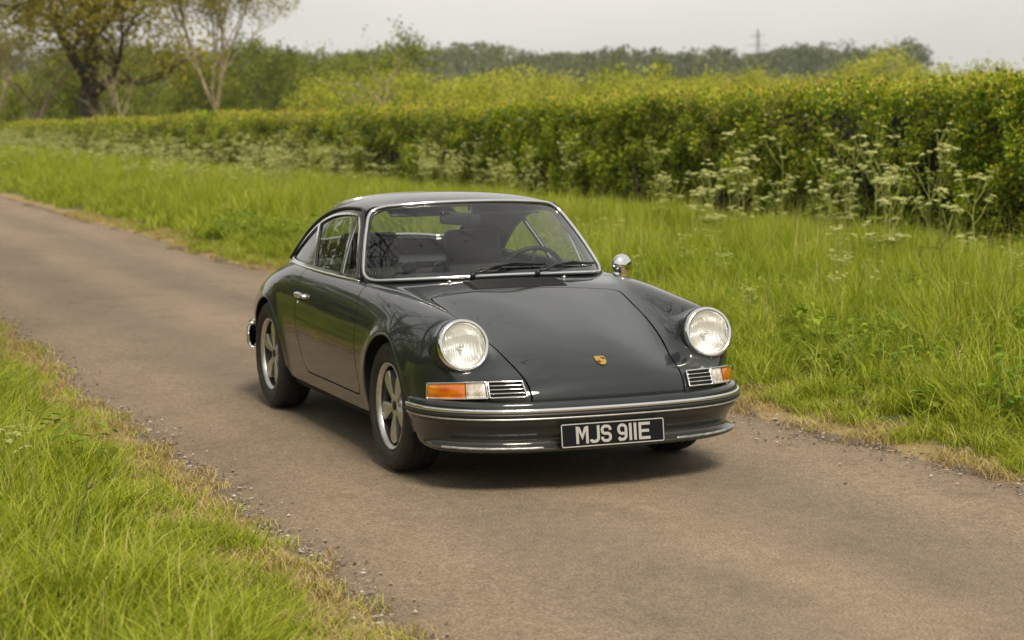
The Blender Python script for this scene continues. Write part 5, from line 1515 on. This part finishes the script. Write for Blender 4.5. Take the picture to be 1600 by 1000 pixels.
# ================================================================== TREES
def grow(seed, h, r0, levels, spread, first=.3, nb=(3, 5), upw=.35, wig=.12, lenf=.66, split=None, seg=6):
    """recursive limbs; returns tube mesh arrays and twig end points with directions"""
    g = np.random.default_rng(seed); V = []; F = []; tips = []
    def limb(p, d, L, r, lv):
        n_ = 5 if lv > 0 else 3; P = [p]; dd_ = d.copy(); Rs = [r]
        for i in range(n_):
            dd_ = dd_+g.normal(0, wig*(.3 if lv == levels and not split else 1), 3)+np.array([0, 0, upw*.12]); dd_ /= np.linalg.norm(dd_)
            P.append(P[-1]+dd_*L/n_); Rs.append(r*(1-.62*(i+1)/n_))
        v, f = tube(P, Rs, seg if lv > 1 else 4, cap=False); n0 = len(V); V.extend(list(v)); F.extend([tuple(a+n0 for a in t) for t in f])
        if lv == 0:
            tips.append((P[-1], dd_)); tips.append((P[2], dd_)); return
        k = g.integers(*nb)+(1 if lv == levels else 0)
        for j in range(k):
            t = g.uniform(first, 1.0) if lv == levels else g.uniform(.25, 1.0)
            i = min(n_-1, int(t*n_)); q = P[i]+(P[i+1]-P[i])*(t*n_-i); a = 2*math.pi*(j/k)+g.uniform(0, 1.2)
            side = np.array([math.cos(a), math.sin(a), 0.]); nd = dd_*(1-spread)+side*spread*1.3+np.array([0, 0, upw*.35]); nd /= np.linalg.norm(nd)
            limb(q, nd, L*lenf*g.uniform(.75, 1.15), Rs[i]*.62, lv-1)
        limb(P[-1], dd_, L*lenf, Rs[-1], lv-1)
    if split:
        bole = np.array([.03*h*.1, 0, h*.22]); v, f = tube([np.zeros(3), bole*.6, bole], [r0*1.25, r0*1.05, r0*1.1], 8, cap=False); V.extend(list(v)); F.extend(f)
        for j in range(split):
            a = 2*math.pi*j/split+g.uniform(0, .6); d = np.array([math.cos(a)*.30, math.sin(a)*.30, 1.]); limb(bole*.97, d/np.linalg.norm(d), h*.5, r0*g.uniform(.6, 1), levels)
    else: limb(np.zeros(3), np.array([.02, .01, 1.]), h*.42, r0, levels)
    return V, F, tips
def leafcloud(tips, n_each, rad, size, seed, tone=(0, 1)):
    g = np.random.default_rng(seed); T = np.array([t[0] for t in tips]); n = len(T)*n_each
    c = np.repeat(T, n_each, 0)+g.normal(0, rad, (n, 3))*np.array([1, 1, .8])
    d = g.normal(0, 1, (n, 3)); d /= np.linalg.norm(d, axis=1, keepdims=True); s = np.cross(d, g.normal(0, 1, (n, 3))); s /= np.linalg.norm(s, axis=1, keepdims=True)+1e-9
    l_ = size*g.uniform(.6, 1.3, n)[:, None]; V = np.stack([c, c+d*l_*.5+s*l_*.38, c+d*l_, c+d*l_*.5-s*l_*.38], 1)
    F = (np.array([(0, 1, 2), (0, 2, 3)])[None]+(np.arange(n)*4)[:, None, None]).reshape(-1, 3)
    tn = np.clip(np.repeat(g.uniform(*tone, len(T)), n_each)*.6+g.uniform(0, .4, n), 0, 1)
    return V.reshape(-1, 3), F, np.repeat(tn, 4)
oak_leaf = leafmat('young_oak_leaf', [(.0, (.17, .155, .020)), (.5, (.31, .27, .032)), (1.0, (.44, .37, .06))], .35, .6, .2, .1)
wood_leaf = leafmat('spring_leaf', [(.0, (.085, .115, .014)), (.5, (.18, .215, .025)), (1.0, (.29, .32, .045))], .38, .6, .2, .8)
yellow_leaf = leafmat('yellow_green_leaf', [(.0, (.20, .235, .022)), (.5, (.35, .375, .035)), (1.0, (.50, .49, .07))], .4, .6, .2, .6)
far_leaf = leafmat('distant_leaf', [(.0, (.06, .08, .03)), (.5, (.10, .125, .045)), (1.0, (.15, .165, .055))], .2, .8, .1, .6)
def tree_meshes(nm, seed, h, r0, levels, spread, bark, leaf, n_each, rad, size, **kw):
    V, F, tips = grow(seed, h, r0, levels, spread, **kw)
    tm = mesh_from(nm+'_trunk', V, F, bark); cm = None
    if n_each:
        v, f, t = leafcloud(tips, n_each, rad, size, seed+1); cm = tri_mesh(nm+'_crown', v, f, [leaf], attrs={'tone': t}, smooth=False)
    return tm, cm
def place_tree(nm, meshes, x, y, rz, s, label, cat='tree', group=None, z=None):
    r = empty(nm, (x, y, -.06 if z is None else z), rz); r.scale = (s, s, s); tag(r, label, cat, group)
    obj('trunk', meshes[0], r)
    if meshes[1] is not None: obj('crown', meshes[1], r)
    return r
def ray_xy(px, depth):
    """plan position of a picture column at a given distance"""
    d = fw+rt2*((px-800)/3111.0); return CAM_POS.x+d.x*depth, CAM_POS.y+d.y*depth
oak = tree_meshes('oak', 41, 17.0, .72, 4, .55, oak_bark, oak_leaf, 40, .85, .20, first=.35, nb=(3, 5), upw=.15, wig=.20, lenf=.72)
x, y = ray_xy(152, 106); place_tree('oak_tree', oak, x, y, 2.2, 1.0, 'big dark oak with spreading limbs and thin olive spring leaves')
bare = tree_meshes('bare', 53, 8.4, .075, 4, .34, pale_bark, oak_leaf, 5, .14, .075, split=4, upw=.45, wig=.10, lenf=.56, nb=(3, 5))
x, y = ray_xy(345, 70); place_tree('bare_tree', bare, x, y, .4, 1.0, 'pale multi-stemmed nearly bare tree standing right of the oak')
bare2 = tree_meshes('bare2', 55, 5.6, .13, 3, .42, pale_bark, oak_leaf, 1, .2, .06, split=4, upw=.3, wig=.14, lenf=.62, nb=(2, 4))
x, y = ray_xy(68, 108); place_tree('bare_tree', bare2, x, y, 1.2, 1.05, 'low pale bare tree forking in a V left of the oak trunk')
bare3 = tree_meshes('bare3', 58, 5.2, .10, 3, .45, pale_bark, oak_leaf, 0, .2, .06, upw=.3, wig=.12, lenf=.6, first=.15)
x, y = ray_xy(196, 92); place_tree('bare_tree', bare3, x, y, 0, 1.0, 'small slender bare tree just right of the oak trunk')
x, y = ray_xy(8, 120); place_tree('bare_tree', bare, x, y, 2.0, 1.05, 'bare brownish tree cut by the left edge of the picture')
# overhanging ash on the near side: shows only as reflections
over = tree_meshes('ash', 63, 17, .38, 4, .52, oak_bark, oak_leaf, 3, .30, .10, first=.25, upw=.12, wig=.16, lenf=.70)
place_tree('ash_tree', over, -4.2, -6.2, .7, 1.0, 'tree overhanging the lane, seen mirrored in the windscreen', z=.1)
place_tree('ash_tree', over, -15, -7.0, 2.9, 1.0, 'second tree on the near side, seen mirrored in the side windows', z=.1)
NEAR_TREES = ((-9.5, 1.25), (-14.5, 1.05), (-20, 1.35), (-26, 1.15), (-33, 1.4), (-41, 1.25))
# young plantation behind the hedge on the left
YT = [tree_meshes('young_%d' % k, 70+k, 7.2, .075, 2, .34, bark_m, wood_leaf, 22, .42, .15, first=.2, nb=(5, 8), upw=.5, wig=.06, lenf=.40) for k in range(4)]
def fat(seed, h, w, leaf, n=1500, size=.13, zlo=.06):
    """bushy young tree: stems and a crown of leaf clumps with gaps"""
    g = np.random.default_rng(seed); V, F = [], []; tips = []
    for j in range(7):
        a = g.uniform(0, 6.28); L = h*g.uniform(.6, 1.0); P = [np.zeros(3), np.array([math.cos(a)*w*.25, math.sin(a)*w*.25, L*.5]), np.array([math.cos(a)*w*.5*g.uniform(.3, 1), math.sin(a)*w*.5*g.uniform(.3, 1), L])]
        v, f = tube(P, [.045, .03, .01], 4, cap=False); n0 = len(V); V += list(v); F += [tuple(q+n0 for q in t) for t in f]
    nc = 58
    for j in range(nc):
        a = g.uniform(0, 6.28); z = zlo+(1-zlo)*g.uniform(0, 1)**.8; rr_ = w*.55*math.sqrt(g.uniform(.1, 1))*math.sqrt(max(.05, 1-(max(0, z-.35)/.68)**2)); tips.append((np.array([rr_*math.cos(a), rr_*math.sin(a), z*h*(1+.05*g.normal())]), None))
    tm = mesh_from('shrub_trunk', V, F, bark_m); v, f, t = leafcloud(tips, n//nc, w*.085, size, seed+2); return tm, tri_mesh('shrub_crown', v, f, [leaf], attrs={'tone': t}, smooth=False)
BW = [fat(90+k, 6.0, 4.2, wood_leaf, 2400, .20) for k in range(3)]
BY = [fat(95+k, 3.4, 2.8, yellow_leaf, 1900, .12) for k in range(4)]
for k, (x, s) in enumerate(NEAR_TREES):
    place_tree('bushy_tree', BW[k % 3], x, -10.2, k*1.7, s, 'bushy tree behind the near-side hedge, '+ordinal(k)+' counted back from the car, seen mirrored', group='bushy trees on the near side', z=0)
g = np.random.default_rng(12)
for k in range(34):
    px = -20+700*(k+g.uniform(-.3, .3))/34; d = g.uniform(118, 165); x, y = ray_xy(px, d)
    place_tree('young_tree', YT[k % 4], x, y, g.uniform(0, 6.28), g.uniform(.75, 1.12), 'slender thin-leaved young tree of the plantation behind the hedge, '+ordinal(k)+' from the left edge', group='young trees in the plantation')
for k in range(26):
    px = -30+690*(k+g.uniform(-.3, .3))/26; d = g.uniform(128, 185); x, y = ray_xy(px, d)
    place_tree('bushy_tree', BW[k % 3], x, y, g.uniform(0, 6.28), g.uniform(.75, 1.15), 'bushy green tree of the plantation behind the hedge, '+ordinal(k)+' from the left edge', group='bushy trees in the plantation')
for k in range(68):
    px = 500+1130*(k+g.uniform(-.4, .4))/68; d = g.uniform(62, 110); x, y = ray_xy(px, d)
    place_tree('sapling_shrub', BY[k % 4], x, y, g.uniform(0, 6.28), (1.7+g.uniform(36, 74)/3111*d)/3.7, 'yellow-green shrubby sapling above the long hedge, '+ordinal(k)+' counted from the oak side', 'shrub', 'saplings beyond the hedge')
for k in range(12):
    px = 640+960*(k+g.uniform(-.4, .4))/12; d = g.uniform(150, 230); x, y = ray_xy(px, d)
    place_tree('bushy_tree', BW[k % 3], x, y, g.uniform(0, 6.28), (1.7+g.uniform(50, 84)/3111*d)/6.6, 'darker green tree among the saplings beyond the hedge, '+ordinal(k)+' counted from the oak side', group='darker trees beyond the hedge')
for px, d, s in ((1385, 120, 1.36), (1335, 112, 1.12)):
    x, y = ray_xy(px, d); place_tree('sapling_shrub', BY[1], x, y, 1.0, s*1.12, 'rounded golden-green tree rising above the saplings at the right' if px > 1360 else 'smaller golden-green tree beside the rounded one', 'tree')
x, y = ray_xy(600, 52); tm = tree_meshes('fallen', 66, 3.4, .05, 2, .55, pale_bark, wood_leaf, 6, .09, .07, split=3, upw=.1, wig=.2)
place_tree('scrub_tree', tm, x, y, .5, 1.0, 'scrubby little tree with pale bare boughs leaning over the hedge')
# distant woods: one mass
g = np.random.default_rng(17); V = []; F = []; T = []; o_ = 0
for k in range(330):
    px = 380+1400*k/330+g.uniform(-6, 6) if k < 250 else -60+460*(k-250)/80; d = g.uniform(720, 900); x, y = ray_xy(px, d); zb = float(fz(np.array(x), np.array(y)))
    hh_ = g.uniform(17, 22)*(1+.25*(vnoise(px*.012, 1, 5)-.5)); n_ = 260
    c = np.stack([x+g.normal(0, 3.4, n_), y+g.normal(0, 3.4, n_), zb+hh_*g.uniform(.02, 1, n_)**.7], 1)
    c[:, :2] = np.array([x, y])+(c[:, :2]-np.array([x, y]))*np.sqrt(np.clip(1.15-((c[:, 2]-zb)/hh_)**3, .05, 1))[:, None]
    dr = g.normal(0, 1, (n_, 3)); dr /= np.linalg.norm(dr, axis=1, keepdims=True); s = np.cross(dr, g.normal(0, 1, (n_, 3))); s /= np.linalg.norm(s, axis=1, keepdims=True); l_ = g.uniform(.7, 1.5, n_)[:, None]
    V.append(np.stack([c, c+dr*l_*.5+s*l_*.45, c+dr*l_, c+dr*l_*.5-s*l_*.45], 1).reshape(-1, 3)); F.append((np.array([(0, 1, 2), (0, 2, 3)])[None]+(np.arange(n_)*4)[:, None, None]).reshape(-1, 3)+o_); o_ += n_*4
    T.append(np.full(n_*4, g.uniform(.1, .9)))
tag(obj('treeline', tri_mesh('treeline', np.concatenate(V), np.concatenate(F), [far_leaf], attrs={'tone': np.concatenate(T)}, smooth=False)), 'dark distant wood along the horizon', 'wood', kind='stuff')
# pylon on the skyline
x, y = ray_xy(1183, 1500); py = empty('pylon', (x, y, float(fz(np.array(x), np.array(y)))), .6); tag(py, 'tall grey lattice electricity pylon on the skyline', 'pylon')
steel = mat('galvanised_steel', (.16, .165, .17), .6, .4); m = MB(); H_ = 46.0; zb = 0
def leg(z, s1, s2): w = np.interp(z, [0, 26, 46], [4.2, 1.3, .5]); return np.array([s1*w, s2*w, z])
for s1 in (-1, 1):
    for s2 in (-1, 1): MB().add(tube([leg(z, s1, s2) for z in (0, 13, 26, 36, 46)], .16, 4)).build('leg', steel, py)
m = MB(); zs = np.linspace(2, 45, 15)
for a_, b_ in zip(zs[:-1], zs[1:]):
    for q in range(4):
        c1_, c2_ = [((-1, -1), (1, -1)), ((1, -1), (1, 1)), ((1, 1), (-1, 1)), ((-1, 1), (-1, -1))][q]
        m.add(tube([leg(a_, *c1_), leg(b_, *c2_)], .09, 3)); m.add(tube([leg(a_, *c2_), leg(b_, *c1_)], .09, 3))
m.build('lattice', steel, py)
for z, w in ((27, 7.5), (34, 9.0), (41, 6.5)):
    m = MB(); m.add(tube([(-w, 0, z), (0, 0, z+1.2), (w, 0, z)], .14, 4)); m.add(tube([(-w, 0, z), (0, 0, z-.2), (w, 0, z)], .14, 4)); m.build('crossarm', steel, py)
# ================================================================== AIR
hz_m = bpy.data.materials.new('pale_air'); hz_m.use_nodes = True
n, l = hz_m.node_tree.nodes, hz_m.node_tree.links; n.clear()
o = n.new('ShaderNodeOutputMaterial'); pv = n.new('ShaderNodeVolumePrincipled')
pv.inputs['Color'].default_value = (.92, .94, .96, 1); pv.inputs['Density'].default_value = .00015; pv.inputs['Anisotropy'].default_value = .2
l.new(pv.outputs[0], o.inputs['Volume'])
V, F = box((0, 0, 41), (7300, 7300, 90))
tag(obj('haze', mesh_from('haze', V, F, hz_m, False)), 'thin pale spring haze over the fields', 'haze', kind='stuff')
SC.cycles.volume_bounces = 0
